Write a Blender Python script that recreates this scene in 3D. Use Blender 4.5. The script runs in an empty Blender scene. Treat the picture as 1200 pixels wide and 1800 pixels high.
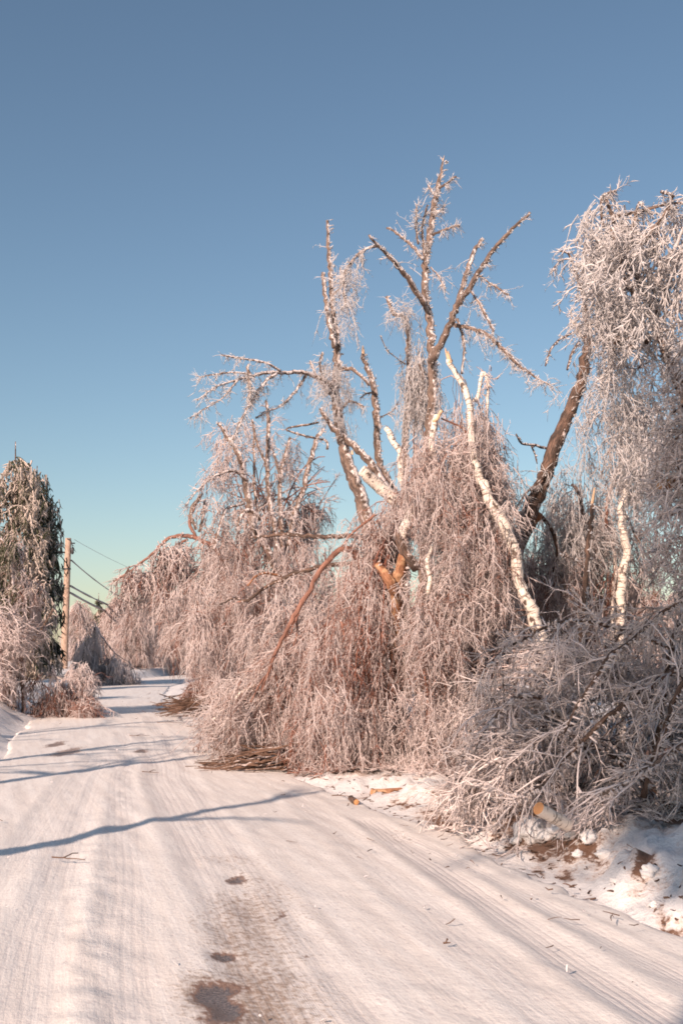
import bpy, math
import numpy as np
from mathutils import Vector, Matrix

R = math.radians
rng = np.random.default_rng(11)
scene = bpy.context.scene
col = scene.collection

# ------------------------------------------------------------------ camera, sky, sun, exposure
CAM_Z = 1.6
FPX = 2000.0                       # focal length in photo pixels (1200 x 1800)
PITCH = math.atan(240 / FPX)       # the horizon stands 240 px below the middle of the picture
cam_d = bpy.data.cameras.new('camera')
cam_d.sensor_fit = 'VERTICAL'
cam_d.sensor_height = 36.0
cam_d.lens = FPX / 1800 * 36
cam_d.clip_end = 9000
cam = bpy.data.objects.new('camera', cam_d)
cam.location = (0, 0, CAM_Z)
cam.rotation_euler = (math.pi / 2 + PITCH, 0, 0)
col.objects.link(cam)
scene.camera = cam

SUN_AZ = 30.0     # degrees right of the viewing direction in which the light travels
SUN_EL = 25.0
world = bpy.data.worlds.new('World')
scene.world = world
world.use_nodes = True
wn, wl = world.node_tree.nodes, world.node_tree.links
sky = wn.new('ShaderNodeTexSky')
sky.sky_type = 'NISHITA'
sky.sun_disc = False
sky.sun_elevation = R(SUN_EL)
sky.sun_rotation = R(180 + SUN_AZ)
sky.altitude = 200
sky.air_density = 1.1
sky.dust_density = 0.7
sky.ozone_density = 5.0
tint = wn.new('ShaderNodeMix'); tint.data_type = 'RGBA'; tint.blend_type = 'MULTIPLY'; tint.inputs[0].default_value = 1.0
tint.inputs[7].default_value = (1.38, 1.17, 0.95, 1)      # the print's warm colour balance
wl.new(sky.outputs[0], tint.inputs[6])
wl.new(tint.outputs[2], wn['Background'].inputs[0])
wn['Background'].inputs[1].default_value = 0.080

sun_d = bpy.data.lights.new('sun', 'SUN')
sun_d.energy = 5.0
sun_d.angle = R(0.75)
sun_d.color = (1.0, 0.765, 0.625)
sun = bpy.data.objects.new('sun', sun_d)
L = Vector((math.sin(R(SUN_AZ)) * math.cos(R(SUN_EL)), math.cos(R(SUN_AZ)) * math.cos(R(SUN_EL)), -math.sin(R(SUN_EL))))
sun.rotation_euler = L.to_track_quat('-Z', 'Y').to_euler()
sun.location = (-20, -30, 30)
col.objects.link(sun)

vs = scene.view_settings
vs.view_transform = 'Standard'
vs.look = 'None'
vs.gamma = 1.0
vs.exposure = 0.52
scene.cycles.filter_width = 1.8
scene.cycles.max_bounces = 6
scene.cycles.diffuse_bounces = 3
scene.cycles.glossy_bounces = 2
scene.cycles.transmission_bounces = 3
scene.cycles.transparent_max_bounces = 4

# ------------------------------------------------------------------ projection helpers
_f = np.array([0, math.cos(PITCH), math.sin(PITCH)])
_u = np.array([0, -math.sin(PITCH), math.cos(PITCH)])
def P(px, py, d):
    """point at forward distance d that the lens sees at photo pixel px, py"""
    px, py, d = np.broadcast_arrays(np.asarray(px, float), np.asarray(py, float), np.asarray(d, float))
    v = np.stack([(px - 600) / FPX, np.zeros_like(px), np.zeros_like(px)], -1) + _f + ((900 - py) / FPX)[..., None] * _u
    return v * (d / v[..., 1])[..., None] + np.array([0, 0, CAM_Z])
def G(px, py):
    """ground point (z = 0) under a photo pixel"""
    v = P(px, py, 1.0) - np.array([0, 0, CAM_Z])
    return v * (-CAM_Z / v[2]) + np.array([0, 0, CAM_Z])

# ------------------------------------------------------------------ noise
def _h(ix, iy, s):
    n = (ix.astype(np.int64) * 374761393 + iy.astype(np.int64) * 668265263 + s * 974634777) & 0x7fffffff
    n = ((n ^ (n >> 13)) * 1274126177) & 0x7fffffff
    return ((n ^ (n >> 16)) & 0xffff) / 65535.0
def vnoise(x, y, s=0):
    x = np.asarray(x, float); y = np.asarray(y, float)
    ix, iy = np.floor(x), np.floor(y)
    fx, fy = x - ix, y - iy
    fx = fx * fx * (3 - 2 * fx); fy = fy * fy * (3 - 2 * fy)
    a = _h(ix, iy, s) * (1 - fx) + _h(ix + 1, iy, s) * fx
    b = _h(ix, iy + 1, s) * (1 - fx) + _h(ix + 1, iy + 1, s) * fx
    return (a * (1 - fy) + b * fy) * 2 - 1
def fbm(x, y, s=0, o=4):
    t = 0; a = 1.0
    for i in range(o):
        t = t + a * vnoise(x * 2 ** i, y * 2 ** i, s + i * 17); a *= 0.5
    return t
def sstep(a, b, x):
    t = np.clip((x - a) / (b - a), 0, 1)
    return t * t * (3 - 2 * t)

# ------------------------------------------------------------------ terrain
RY = np.array([-40, -10, 0, 4.85, 6.4, 9.4, 10.7, 14.5, 20, 26.7, 36, 49, 60, 72, 90, 130, 200])
RX = np.array([14, 6.5, 3.7, 2.35, 1.95, 1.15, 0.75, -0.45, -2.1, -3.7, -5.6, -7.3, -7.6, -6.5, -2.0, 12, 45])
def edge_r(y): return np.interp(y, RY, RX)
def edge_l(y): return edge_r(y) - np.interp(y, [-40, 10, 18, 24, 30, 60, 200], [5.2, 4.7, 3.7, 3.5, 3.4, 3.2, 4.5])
def H(x, y, fine=True):
    x = np.asarray(x, float); y = np.asarray(y, float)
    sr = x - edge_r(y) + 0.30 * vnoise(y * .8, x * 0.5, 5) + 0.16 * vnoise(y * 3.1, x * 2.0, 6)
    sl = edge_l(y) - x + 0.22 * vnoise(y * 1.1, x * 0.6, 9) + 0.2 * vnoise(y * 2.7, x * 2.0, 10)
    near = np.clip(1 - (y - 30) / 60, 0.3, 1)
    hr = np.interp(y, [8, 10, 13, 40], [.26, .24, .10, .12]) * sstep(0.0, 0.95, sr) - np.interp(y, [8, 10, 13], [.14, .1, .02]) * sstep(0.9, 2.2, sr) + 0.15 * sstep(3, 12, sr)
    hl = 0.42 * sstep(0.0, 1.0, sl) - 0.12 * sstep(1.2, 2.6, sl) + 0.2 * sstep(3, 12, sl)
    bank = sstep(-0.1, 0.5, np.maximum(sr, sl))
    z = hr + hl - 0.05 * (1 - bank)
    if fine:
        z = z + bank * near * np.interp(y, [9, 14], [1, .6]) * (0.07 * fbm(x * 1.9, y * 1.9, 3, 4) + 0.10 * np.maximum(fbm(x * 5.5, y * 5.5, 31, 4) - 0.05, 0) - 0.045 * np.abs(fbm(x * 9, y * 9, 33, 3)))
    return z
def Hs(x, y): return float(H(np.array([x]), np.array([y]))[0])

# ------------------------------------------------------------------ materials
def new_mat(name):
    m = bpy.data.materials.new(name); m.use_nodes = True
    nt = m.node_tree
    return m, nt.nodes, nt.links, nt.nodes['Principled BSDF']
def N(nodes, t, **kw):
    n = nodes.new(t)
    for k, v in kw.items(): setattr(n, k, v)
    return n
def noise(nodes, links, vec, scale, detail=4, rough=0.55, dim='3D'):
    n = nodes.new('ShaderNodeTexNoise'); n.inputs['Scale'].default_value = scale
    n.inputs['Detail'].default_value = detail; n.inputs['Roughness'].default_value = rough
    if vec is not None: links.new(vec, n.inputs['Vector'])
    return n.outputs['Fac']
def ramp(nodes, links, fac, stops):
    r = nodes.new('ShaderNodeValToRGB')
    els = r.color_ramp.elements
    while len(els) < len(stops): els.new(0.5)
    for e, (p, c) in zip(els, stops):
        e.position = p; e.color = (c if len(c) == 4 else (*c, 1)) if not isinstance(c, float) else (c, c, c, 1)
    links.new(fac, r.inputs[0])
    return r.outputs[0]
def mix(nodes, links, fac, a, b):
    m = nodes.new('ShaderNodeMix'); m.data_type = 'RGBA'
    for s, v in ((m.inputs[0], fac), (m.inputs[6], a), (m.inputs[7], b)):
        if isinstance(v, (int, float)): s.default_value = v
        elif isinstance(v, tuple): s.default_value = (*v, 1)
        else: links.new(v, s)
    return m.outputs[2]
def mth(nodes, links, op, a, b=None, clamp=False):
    m = nodes.new('ShaderNodeMath'); m.operation = op; m.use_clamp = clamp
    for s, v in ((m.inputs[0], a), (m.inputs[1], b)):
        if v is None: continue
        if isinstance(v, (int, float)): s.default_value = v
        else: links.new(v, s)
    return m.outputs[0]
def attr(nodes, name, vec=False):
    a = nodes.new('ShaderNodeAttribute'); a.attribute_name = name
    return a.outputs['Vector'] if vec else a.outputs['Fac']
def bump(nodes, links, bsdf, h, strength, dist):
    b = nodes.new('ShaderNodeBump'); b.inputs['Strength'].default_value = strength; b.inputs['Distance'].default_value = dist
    links.new(h, b.inputs['Height']); links.new(b.outputs[0], bsdf.inputs['Normal'])

FROST = (0.87, 0.77, 0.745)
def twig_mat(name, bare, frost=FROST, lo=0.27, hi=0.70, trans=0.35, rough=0.42):
    """a twig in a coat of ice: the ice hides more or less of the bark"""
    m, n, l, b = new_mat(name)
    geo = N(n, 'ShaderNodeNewGeometry')
    f = attr(n, 'frost')
    n1 = noise(n, l, geo.outputs['Position'], 34, 3, 0.6)
    v = mth(n, l, 'ADD', f, mth(n, l, 'MULTIPLY', mth(n, l, 'SUBTRACT', n1, 0.5), 0.9))
    k = ramp(n, l, v, [(lo, 0.0), (hi, 1.0)])
    n2 = noise(n, l, geo.outputs['Position'], 1.7, 2)
    barec = mix(n, l, ramp(n, l, n2, [(0.35, 0.0), (0.65, 1.0)]), bare, tuple(c * 0.55 for c in bare))
    c = mix(n, l, k, barec, frost)
    l.new(c, b.inputs['Base Color'])
    b.inputs['Roughness'].default_value = rough
    b.inputs['IOR'].default_value = 1.31
    if trans:
        t = n.new('ShaderNodeBsdfTranslucent'); l.new(c, t.inputs[0])
        ms = n.new('ShaderNodeMixShader'); l.new(mth(n, l, 'MULTIPLY', k, trans), ms.inputs[0])
        l.new(b.outputs[0], ms.inputs[1]); l.new(t.outputs[0], ms.inputs[2])
        l.new(ms.outputs[0], n['Material Output'].inputs[0])
    return m
M = {}
M['birch_twig'] = twig_mat('iced_birch_twig', (0.31, 0.145, 0.105))
M['red_twig'] = twig_mat('iced_red_twig', (0.33, 0.135, 0.09), lo=0.32, hi=0.76)
M['grey_twig'] = twig_mat('iced_grey_twig', (0.10, 0.062, 0.05), lo=0.24, hi=0.74, trans=.2)
M['rime'] = twig_mat('rime', (0.30, 0.19, 0.15), frost=(0.82, 0.78, 0.775), lo=0.1, hi=0.5)
M['cedar'] = twig_mat('iced_cedar', (0.060, 0.068, 0.028), frost=(0.62, 0.52, 0.46), lo=0.40, hi=0.85, trans=0.1)
M['shaded_cedar'] = twig_mat('iced_cedar_shaded', (0.034, 0.040, 0.024), frost=(0.52, 0.47, 0.44), lo=0.55, hi=1.0, trans=0.0)  # darker, less frosted cedar: shade on the evergreen's right side put into colour
M['bare_stick'] = twig_mat('bare_stick', (0.17, 0.10, 0.07), lo=0.5, hi=1.0, trans=0.0, rough=0.7)

def bark_mat(name, dark, light, frost_amt=0.5, patch=None):
    m, n, l, b = new_mat(name)
    geo = N(n, 'ShaderNodeNewGeometry')
    tc = attr(n, 'tube', True)
    mp = N(n, 'ShaderNodeMapping'); mp.inputs['Scale'].default_value = (60, 60, 9); l.new(tc, mp.inputs[0])
    n1 = noise(n, l, mp.outputs[0], 1.0, 5, 0.65)
    c = mix(n, l, ramp(n, l, n1, [(0.36, 0.0), (0.62, 1.0)]), dark, light)
    mq = N(n, 'ShaderNodeMapping'); mq.inputs['Scale'].default_value = (14, 14, 4.5); l.new(tc, mq.inputs[0])
    c = mix(n, l, ramp(n, l, noise(n, l, mq.outputs[0], 1.0, 4, 0.65), [(0.46, 0.0), (0.60, 0.8)]), c, tuple(x * .7 for x in dark))
    if patch:
        n3 = noise(n, l, geo.outputs['Position'], 5.5, 3)
        c = mix(n, l, ramp(n, l, n3, [(0.52, 0.0), (0.6, 1.0)]), c, patch)
    # wind-packed frost on the weather side (away from the light, and on top)
    dt = N(n, 'ShaderNodeVectorMath', operation='DOT_PRODUCT'); l.new(geo.outputs['Normal'], dt.inputs[0])
    dt.inputs[1].default_value = (0.75, -0.3, 0.5)
    n2 = noise(n, l, geo.outputs['Position'], 11, 4, 0.6)
    v = mth(n, l, 'ADD', mth(n, l, 'MULTIPLY', dt.outputs['Value'], 0.30), n2)
    k = ramp(n, l, v, [(0.98 - frost_amt * 0.5, 0.0), (1.12 - frost_amt * 0.5, 1.0)])
    c = mix(n, l, k, c, FROST)
    l.new(c, b.inputs['Base Color']); b.inputs['Roughness'].default_value = 0.75
    bump(n, l, b, mth(n, l, 'ADD', n1, mth(n, l, 'MULTIPLY', k, 0.7)), 1.0, 0.02)
    return m
M['bark'] = bark_mat('rough_bark', (0.085, 0.056, 0.045), (0.29, 0.20, 0.155), 0.74)
M['dark_bark'] = bark_mat('dark_bark', (0.045, 0.03, 0.024), (0.21, 0.125, 0.09), 0.58)
M['orange_bark'] = bark_mat('orange_bark', (0.22, 0.095, 0.045), (0.46, 0.22, 0.12), 0.2, patch=(0.55, 0.33, 0.19))
M['red_bark'] = bark_mat('red_bark', (0.22, 0.10, 0.07), (0.36, 0.18, 0.13), 0.35)
def birch_mat():
    m, n, l, b = new_mat('birch_bark')
    tc = attr(n, 'tube', True)
    mp = N(n, 'ShaderNodeMapping'); mp.inputs['Scale'].default_value = (9, 9, 55); l.new(tc, mp.inputs[0])
    n1 = noise(n, l, mp.outputs[0], 1.0, 3, 0.6)
    mp2 = N(n, 'ShaderNodeMapping'); mp2.inputs['Scale'].default_value = (7, 7, 5.0); l.new(tc, mp2.inputs[0])
    n2 = noise(n, l, mp2.outputs[0], 1.0, 4, 0.6)
    mp3 = N(n, 'ShaderNodeMapping'); mp3.inputs['Scale'].default_value = (3, 3, 3); l.new(tc, mp3.inputs[0])
    n3 = noise(n, l, mp3.outputs[0], 1.0, 2)
    white = mix(n, l, n3, (0.66, 0.56, 0.48), (0.75, 0.68, 0.61))
    marks = ramp(n, l, n1, [(0.55, 0.0), (0.60, 1.0)])
    scars = ramp(n, l, n2, [(0.565, 0.0), (0.61, 1.0)])
    k = mth(n, l, 'MAXIMUM', mth(n, l, 'MULTIPLY', marks, 0.75), scars)
    c = mix(n, l, k, white, (0.085, 0.055, 0.04))
    l.new(c, b.inputs['Base Color']); b.inputs['Roughness'].default_value = 0.6
    bump(n, l, b, k, 0.5, 0.006)
    return m
M['birch'] = birch_mat()
def wood_mat():
    m, n, l, b = new_mat('fresh_split_wood')
    geo = N(n, 'ShaderNodeNewGeometry')
    mp = N(n, 'ShaderNodeMapping'); mp.inputs['Scale'].default_value = (70, 70, 6); l.new(geo.outputs['Position'], mp.inputs[0])
    n1 = noise(n, l, mp.outputs[0], 1.0, 4)
    l.new(mix(n, l, n1, (0.50, 0.27, 0.13), (0.80, 0.62, 0.44)), b.inputs['Base Color'])
    b.inputs['Roughness'].default_value = 0.7
    bump(n, l, b, n1, 0.6, 0.01)
    return m
M['wood'] = wood_mat()
def cut_mat():
    m, n, l, b = new_mat('sawn_end')
    geo = N(n, 'ShaderNodeNewGeometry')
    n1 = noise(n, l, geo.outputs['Position'], 40, 4)
    l.new(mix(n, l, n1, (0.46, 0.20, 0.075), (0.58, 0.31, 0.14)), b.inputs['Base Color'])
    b.inputs['Roughness'].default_value = 0.65
    return m
M['cut'] = cut_mat()
def snow_mat():
    m, n, l, b = new_mat('bank_snow')
    geo = N(n, 'ShaderNodeNewGeometry')
    pos = geo.outputs['Position']
    d = attr(n, 'dirt')
    n1 = noise(n, l, pos, 7, 6, 0.62)
    n2 = noise(n, l, pos, 38, 4, 0.6)
    v = mth(n, l, 'ADD', d, mth(n, l, 'ADD', mth(n, l, 'MULTIPLY', mth(n, l, 'SUBTRACT', n1, 0.5), 1.5), mth(n, l, 'MULTIPLY', mth(n, l, 'SUBTRACT', n2, 0.5), 0.9)))
    k = ramp(n, l, v, [(0.55, 0.0), (0.72, 1.0)])
    snow = mix(n, l, ramp(n, l, n1, [(0.35, 0.0), (0.7, 1.0)]), (0.70, 0.675, 0.66), (0.80, 0.78, 0.765))
    earth = mix(n, l, n2, (0.09, 0.045, 0.028), (0.25, 0.14, 0.09))
    tint = mix(n, l, ramp(n, l, v, [(0.3, 0.0), (0.56, 1.0)]), snow, (0.62, 0.53, 0.48))
    l.new(mix(n, l, k, tint, earth), b.inputs['Base Color'])
    b.inputs['Roughness'].default_value = 0.6
    b.inputs['Subsurface Weight'].default_value = 0.0
    bump(n, l, b, mth(n, l, 'ADD', n1, mth(n, l, 'MULTIPLY', n2, 0.4)), 0.8, 0.03)
    return m
M['snow'] = snow_mat()
def road_mat():
    m, n, l, b = new_mat('packed_snow_road')
    tc = attr(n, 'lane', True)          # x across the road, y along it, in metres
    mp = N(n, 'ShaderNodeMapping'); mp.inputs['Scale'].default_value = (1, 1, 1); l.new(tc, mp.inputs[0])
    lane = mp.outputs[0]
    def stretched(sx, sy, det, rough=0.6):
        q = N(n, 'ShaderNodeMapping'); q.inputs['Scale'].default_value = (sx, sy, 1); l.new(lane, q.inputs[0])
        return noise(n, l, q.outputs[0], 1.0, det, rough)
    streak = stretched(9, 0.45, 5)
    fine = stretched(55, 9, 4)
    grain = stretched(26, 20, 5, 0.65)
    blot = stretched(1.6, 0.7, 4)
    dirt, bare, track = attr(n, 'dirt'), attr(n, 'bare'), attr(n, 'track')
    snow = mix(n, l, ramp(n, l, streak, [(0.38, 0.0), (0.62, 1.0)]), (0.79, 0.735, 0.68), (0.875, 0.835, 0.785))
    snow = mix(n, l, ramp(n, l, grain, [(0.30, 1.0), (0.47, 0.0)]), snow, (0.66, 0.60, 0.575))
    tread = mth(n, l, 'SINE', mth(n, l, 'ADD', mth(n, l, 'MULTIPLY', attr(n, 'tread'), 17.0), mth(n, l, 'MULTIPLY', streak, 5.0)))
    tread = ramp(n, l, tread, [(0.0, 0.5), (0.7, 1.0)])
    tk = mth(n, l, 'MULTIPLY', mth(n, l, 'MULTIPLY', track, tread), ramp(n, l, blot, [(0.3, 0.35), (0.6, 1.0)]), True)
    snow = mix(n, l, mth(n, l, 'MULTIPLY', tk, 0.75), snow, (0.60, 0.55, 0.535))
    dv = mth(n, l, 'ADD', dirt, mth(n, l, 'ADD', mth(n, l, 'MULTIPLY', mth(n, l, 'SUBTRACT', grain, 0.5), 1.5),
             mth(n, l, 'ADD', mth(n, l, 'MULTIPLY', mth(n, l, 'SUBTRACT', blot, 0.5), 0.8), mth(n, l, 'MULTIPLY', mth(n, l, 'SUBTRACT', fine, 0.5), 0.5))))
    dk = ramp(n, l, dv, [(0.50, 0.0), (0.95, 1.0)])
    c = mix(n, l, dk, snow, (0.36, 0.27, 0.21))
    bv = mth(n, l, 'ADD', bare, mth(n, l, 'ADD', mth(n, l, 'MULTIPLY', mth(n, l, 'SUBTRACT', grain, 0.5), 0.9), mth(n, l, 'MULTIPLY', mth(n, l, 'SUBTRACT', fine, 0.5), 0.6)))
    ring = ramp(n, l, bv, [(0.36, 0.0), (0.60, 1.0)])
    core = ramp(n, l, bv, [(0.66, 0.0), (0.86, 1.0)])
    c = mix(n, l, mth(n, l, 'MULTIPLY', ring, 0.85), c, (0.21, 0.115, 0.075))
    grav = ramp(n, l, noise(n, l, lane, 75, 2, 0.6), [(0.42, 0.0), (0.62, 1.0)])
    c = mix(n, l, core, c, mix(n, l, grav, (0.075, 0.06, 0.056), (0.23, 0.19, 0.17)))
    l.new(c, b.inputs['Base Color'])
    b.inputs['Roughness'].default_value = 0.5
    rr = mix(n, l, core, (0.55, 0.55, 0.55), (0.32, 0.32, 0.32)); l.new(rr, b.inputs['Roughness'])
    hgt = mth(n, l, 'ADD', mth(n, l, 'ADD', mth(n, l, 'MULTIPLY', grain, 0.9), mth(n, l, 'MULTIPLY', streak, 0.9)), mth(n, l, 'MULTIPLY', fine, 0.35))
    hgt = mth(n, l, 'SUBTRACT', hgt, mth(n, l, 'MULTIPLY', tk, 0.8))
    bump(n, l, b, hgt, 0.45, 0.014)
    return m
M['road'] = road_mat()
def plain(name, c, rough=0.6, metal=0.0, var=0.25):
    m, n, l, b = new_mat(name)
    geo = N(n, 'ShaderNodeNewGeometry')
    k = noise(n, l, geo.outputs['Position'], 18, 4)
    l.new(mix(n, l, k, tuple(x * (1 - var) for x in c), tuple(min(1, x * (1 + var)) for x in c)), b.inputs['Base Color'])
    b.inputs['Roughness'].default_value = rough; b.inputs['Metallic'].default_value = metal
    return m
M['iron'] = plain('weathered_iron', (0.06, 0.06, 0.065), 0.5, 0.6)
M['porcelain'] = plain('brown_porcelain', (0.12, 0.05, 0.03), 0.25)
M['wire'] = plain('iced_wire', (0.20, 0.20, 0.22), 0.35)
M['pole'] = bark_mat('weathered_pole', (0.33, 0.21, 0.15), (0.56, 0.42, 0.33), 0.25)

# ------------------------------------------------------------------ mesh bags of tubes
class Bag:
    def __init__(s): s.v = []; s.f = []; s.fr = []; s.tc = []; s.tri = []; s.n = 0
    def add(s, pts, rad, sides=3, frost=0.5, cap=False, tip=False):
        """pts N,K,3  rad N,K  frost N or N,K"""
        pts = np.asarray(pts, float); Nn, K = pts.shape[:2]
        if Nn == 0: return
        rad = np.broadcast_to(rad, (Nn, K))
        fr = np.asarray(frost, float)
        if fr.ndim == 1: fr = fr[:, None]
        fr = np.broadcast_to(fr, (Nn, K))
        t = np.gradient(pts, axis=1)
        t /= np.linalg.norm(t, axis=2, keepdims=True) + 1e-9
        mt = np.abs(t.mean(1))
        ref = np.eye(3)[np.argmin(mt, 1)]
        u = np.cross(t, ref[:, None, :]); u /= np.linalg.norm(u, axis=2, keepdims=True) + 1e-9
        w = np.cross(t, u)
        a = np.arange(sides) * 2 * np.pi / sides
        ring = np.cos(a)[None, None, :, None] * u[:, :, None, :] + np.sin(a)[None, None, :, None] * w[:, :, None, :]
        v = pts[:, :, None, :] + ring * rad[:, :, None, None]
        s.v.append(v.reshape(-1, 3))
        s.fr.append(np.repeat(fr[:, :, None], sides, 2).reshape(-1))
        seg = np.linalg.norm(np.diff(pts, axis=1), axis=2)
        al = np.concatenate([np.zeros((Nn, 1)), np.cumsum(seg, 1)], 1)
        tc = np.stack([np.cos(a)[None, None, :] * rad[:, :, None] + 0 * al[:, :, None],
                       np.sin(a)[None, None, :] * rad[:, :, None] + 0 * al[:, :, None],
                       np.repeat(al[:, :, None], sides, 2)], -1)
        s.tc.append(tc.reshape(-1, 3))
        b = (s.n + (np.arange(Nn) * K * sides))[:, None, None] + (np.arange(K - 1) * sides)[None, :, None]
        i = np.arange(sides)[None, None, :]; j = (i + 1) % sides
        q = np.stack([b + i, b + j, b + sides + j, b + sides + i], -1)
        s.f.append(q.reshape(-1, 4))
        if cap:
            for k0 in range(Nn):
                for e in (0, K - 1):
                    base = s.n + (k0 * K + e) * sides
                    for x in range(1, sides - 1):
                        s.tri.append(np.array([(base, base + x, base + x + 1) if e else (base, base + x + 1, base + x)]))
        if tip:                      # last ring shrinks to one point
            per, last = K * sides, (K - 1) * sides
            keep = np.ones(per, bool); keep[last + 1:] = False
            v2 = v.reshape(Nn, per, 3).copy(); v2[:, last] = pts[:, -1]
            s.v[-1] = v2[:, keep].reshape(-1, 3)
            s.fr[-1] = s.fr[-1].reshape(Nn, per)[:, keep].reshape(-1)
            s.tc[-1] = s.tc[-1].reshape(Nn, per, 3)[:, keep].reshape(-1, 3)
            m = last + 1
            b = (s.n + np.arange(Nn) * m)[:, None, None] + (np.arange(K - 2) * sides)[None, :, None]
            s.f[-1] = np.stack([b + i, b + j, b + sides + j, b + sides + i], -1).reshape(-1, 4)
            b = (s.n + np.arange(Nn) * m)[:, None]; i2 = np.arange(sides)[None]; j2 = (i2 + 1) % sides
            base = (K - 2) * sides
            s.tri.append(np.stack([b + base + i2, b + base + j2, b + last + 0 * i2], -1).reshape(-1, 3))
            s.n += Nn * m
            return
        s.n += Nn * K * sides
    def build(s, name, mat, parent=None, origin=None, smooth=True):
        v = np.concatenate(s.v); f = np.concatenate(s.f)
        if origin is None: origin = np.array(parent.location) if parent is not None else np.zeros(3)
        v = v - origin
        me = bpy.data.meshes.new(name)
        tr = np.concatenate(s.tri) if s.tri else np.zeros((0, 3), int); nt = len(tr)
        me.vertices.add(len(v)); me.vertices.foreach_set('co', v.astype(np.float32).ravel())
        loops = f.ravel()
        starts = np.arange(len(f)) * 4
        if nt:
            starts = np.concatenate([starts, len(loops) + np.arange(nt) * 3])
            loops = np.concatenate([loops, tr.ravel()])
        me.loops.add(len(loops)); me.loops.foreach_set('vertex_index', loops.astype(np.int32))
        me.polygons.add(len(starts))
        me.polygons.foreach_set('loop_start', starts.astype(np.int32))
        me.update(calc_edges=True)
        if smooth: me.polygons.foreach_set('use_smooth', np.ones(len(starts), dtype=bool))
        me.attributes.new('frost', 'FLOAT', 'POINT').data.foreach_set('value', np.concatenate(s.fr).astype(np.float32))
        me.attributes.new('tube', 'FLOAT_VECTOR', 'POINT').data.foreach_set('vector', np.concatenate(s.tc).astype(np.float32).ravel())
        me.materials.append(mat)
        o = bpy.data.objects.new(name, me)
        col.objects.link(o)
        if parent is not None: o.parent = parent
        else: o.location = origin
        return o

def tag(o, label=None, cat=None, group=None, kind=None):
    if label: o['label'] = label
    if cat: o['category'] = cat
    if group: o['group'] = group
    if kind: o['kind'] = kind
    return o
def empty(name, loc, label, cat, group=None):
    o = bpy.data.objects.new(name, None); o.location = tuple(loc); o.empty_display_size = 0.2
    col.objects.link(o)
    return tag(o, label, cat, group)
def mesh_obj(name, v, f, mat, parent=None, smooth=True, origin=(0, 0, 0)):
    me = bpy.data.meshes.new(name)
    o0 = np.array(parent.location) if parent is not None else np.array(origin, float)
    me.from_pydata((np.asarray(v, float) - o0).tolist(), [], [list(map(int, q)) for q in f])
    me.update()
    if smooth: me.polygons.foreach_set('use_smooth', np.ones(len(me.polygons), dtype=bool))
    me.materials.append(mat)
    o = bpy.data.objects.new(name, me); col.objects.link(o)
    if parent is not None: o.parent = parent
    else: o.location = tuple(o0)
    return o

# ------------------------------------------------------------------ twig growth
def unit(v): return v / (np.linalg.norm(v, axis=-1, keepdims=True) + 1e-9)
def grow(P0, D0, Ln, K, droop=1.5, wander=0.18, floor=True):
    P0 = np.asarray(P0, float); n = len(P0)
    D = unit(np.asarray(D0, float)); seg = (np.asarray(Ln, float) / (K - 1))[:, None]
    pts = [P0]
    for k in range(K - 1):
        D = D + np.array([0, 0, -1.0]) * droop * seg + rng.normal(0, wander, (n, 3))
        D = unit(D)
        pts.append(pts[-1] + D * seg)
    p = np.stack(pts, 1)
    if floor:
        g = H(p[..., 0], p[..., 1], False) + 0.03 + 0.05 * rng.random(p.shape[:2])
        p[..., 2] = np.maximum(p[..., 2], g)
    return p
def along(p, m, t0=0.15, t1=1.0):
    """m random points on each polyline: positions, tangents"""
    n, K = p.shape[:2]
    t = (t0 + (t1 - t0) * rng.random((n, m))) * (K - 1.001)
    i = np.floor(t).astype(int); fr = (t - i)[..., None]
    r = np.arange(n)[:, None]
    a, b = p[r, i], p[r, i + 1]
    return (a + (b - a) * fr).reshape(-1, 3), unit(b - a).reshape(-1, 3)
TWIG = 0.68
def fork(t, lo=0.45, hi=1.1, fwd=1.0):
    w = rng.normal(0, 1, t.shape); w -= t * (w * t).sum(-1, keepdims=True)
    return unit(t * fwd + unit(w) * rng.uniform(lo, hi, (len(t), 1)))
def spray(bag, anchors, D0, length, rad, clump_frost=None, kids=5, kid_len=0.28, droop=4.0, wander=0.19, frost=(0.55, 0.2), K=5, sides=3, spread=1.25, kid_droop=1.5, grand=0):
    n = len(anchors); rad = rad * TWIG
    Ln = length * rng.uniform(0.55, 1.35, n)
    p = grow(anchors, D0, Ln, K, droop, wander)
    cf = 0 if clump_frost is None else clump_frost
    fr = np.clip(frost[0] + .04 + cf + 0.12 * vnoise(anchors[:, 0] * 2.1, anchors[:, 2] * 2.1, 77) + rng.normal(0, frost[1], n), 0, 1)
    taper = np.linspace(1.15, 0.35, K)[None] * rng.uniform(0.8, 1.25, (n, 1)) * rng.uniform(0.8, 1.25, (n, K))
    bag.add(p, rad * taper, sides, fr, tip=True)
    if kids:
        c, t = along(p, kids)
        d = fork(t, .4 * spread, 1.1 * spread)
        q = grow(c, d, kid_len * rng.uniform(0.35, 1.5, len(c)), 3, kid_droop, wander * .8)
        bag.add(q, rad * 0.8 * np.array([1, .85, .3])[None] * rng.uniform(0.7, 1.3, (len(c), 1)), 3, np.clip(np.repeat(fr, kids) + rng.normal(0, 0.14, len(c)), 0, 1), tip=True)
        if grand:
            c, t = along(q, grand)
            d = fork(t, .5, 1.1)
            g = grow(c, d, kid_len * 0.45 * rng.uniform(0.5, 1.4, len(c)), 2, 0.5, 0.2)
            bag.add(g, rad * 0.75 * np.array([1, .4])[None] * rng.uniform(0.7, 1.3, (len(c), 1)), 3, np.clip(np.repeat(np.repeat(fr, kids), grand) + rng.normal(0, 0.14, len(c)), 0, 1), tip=True)
    return p
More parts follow.
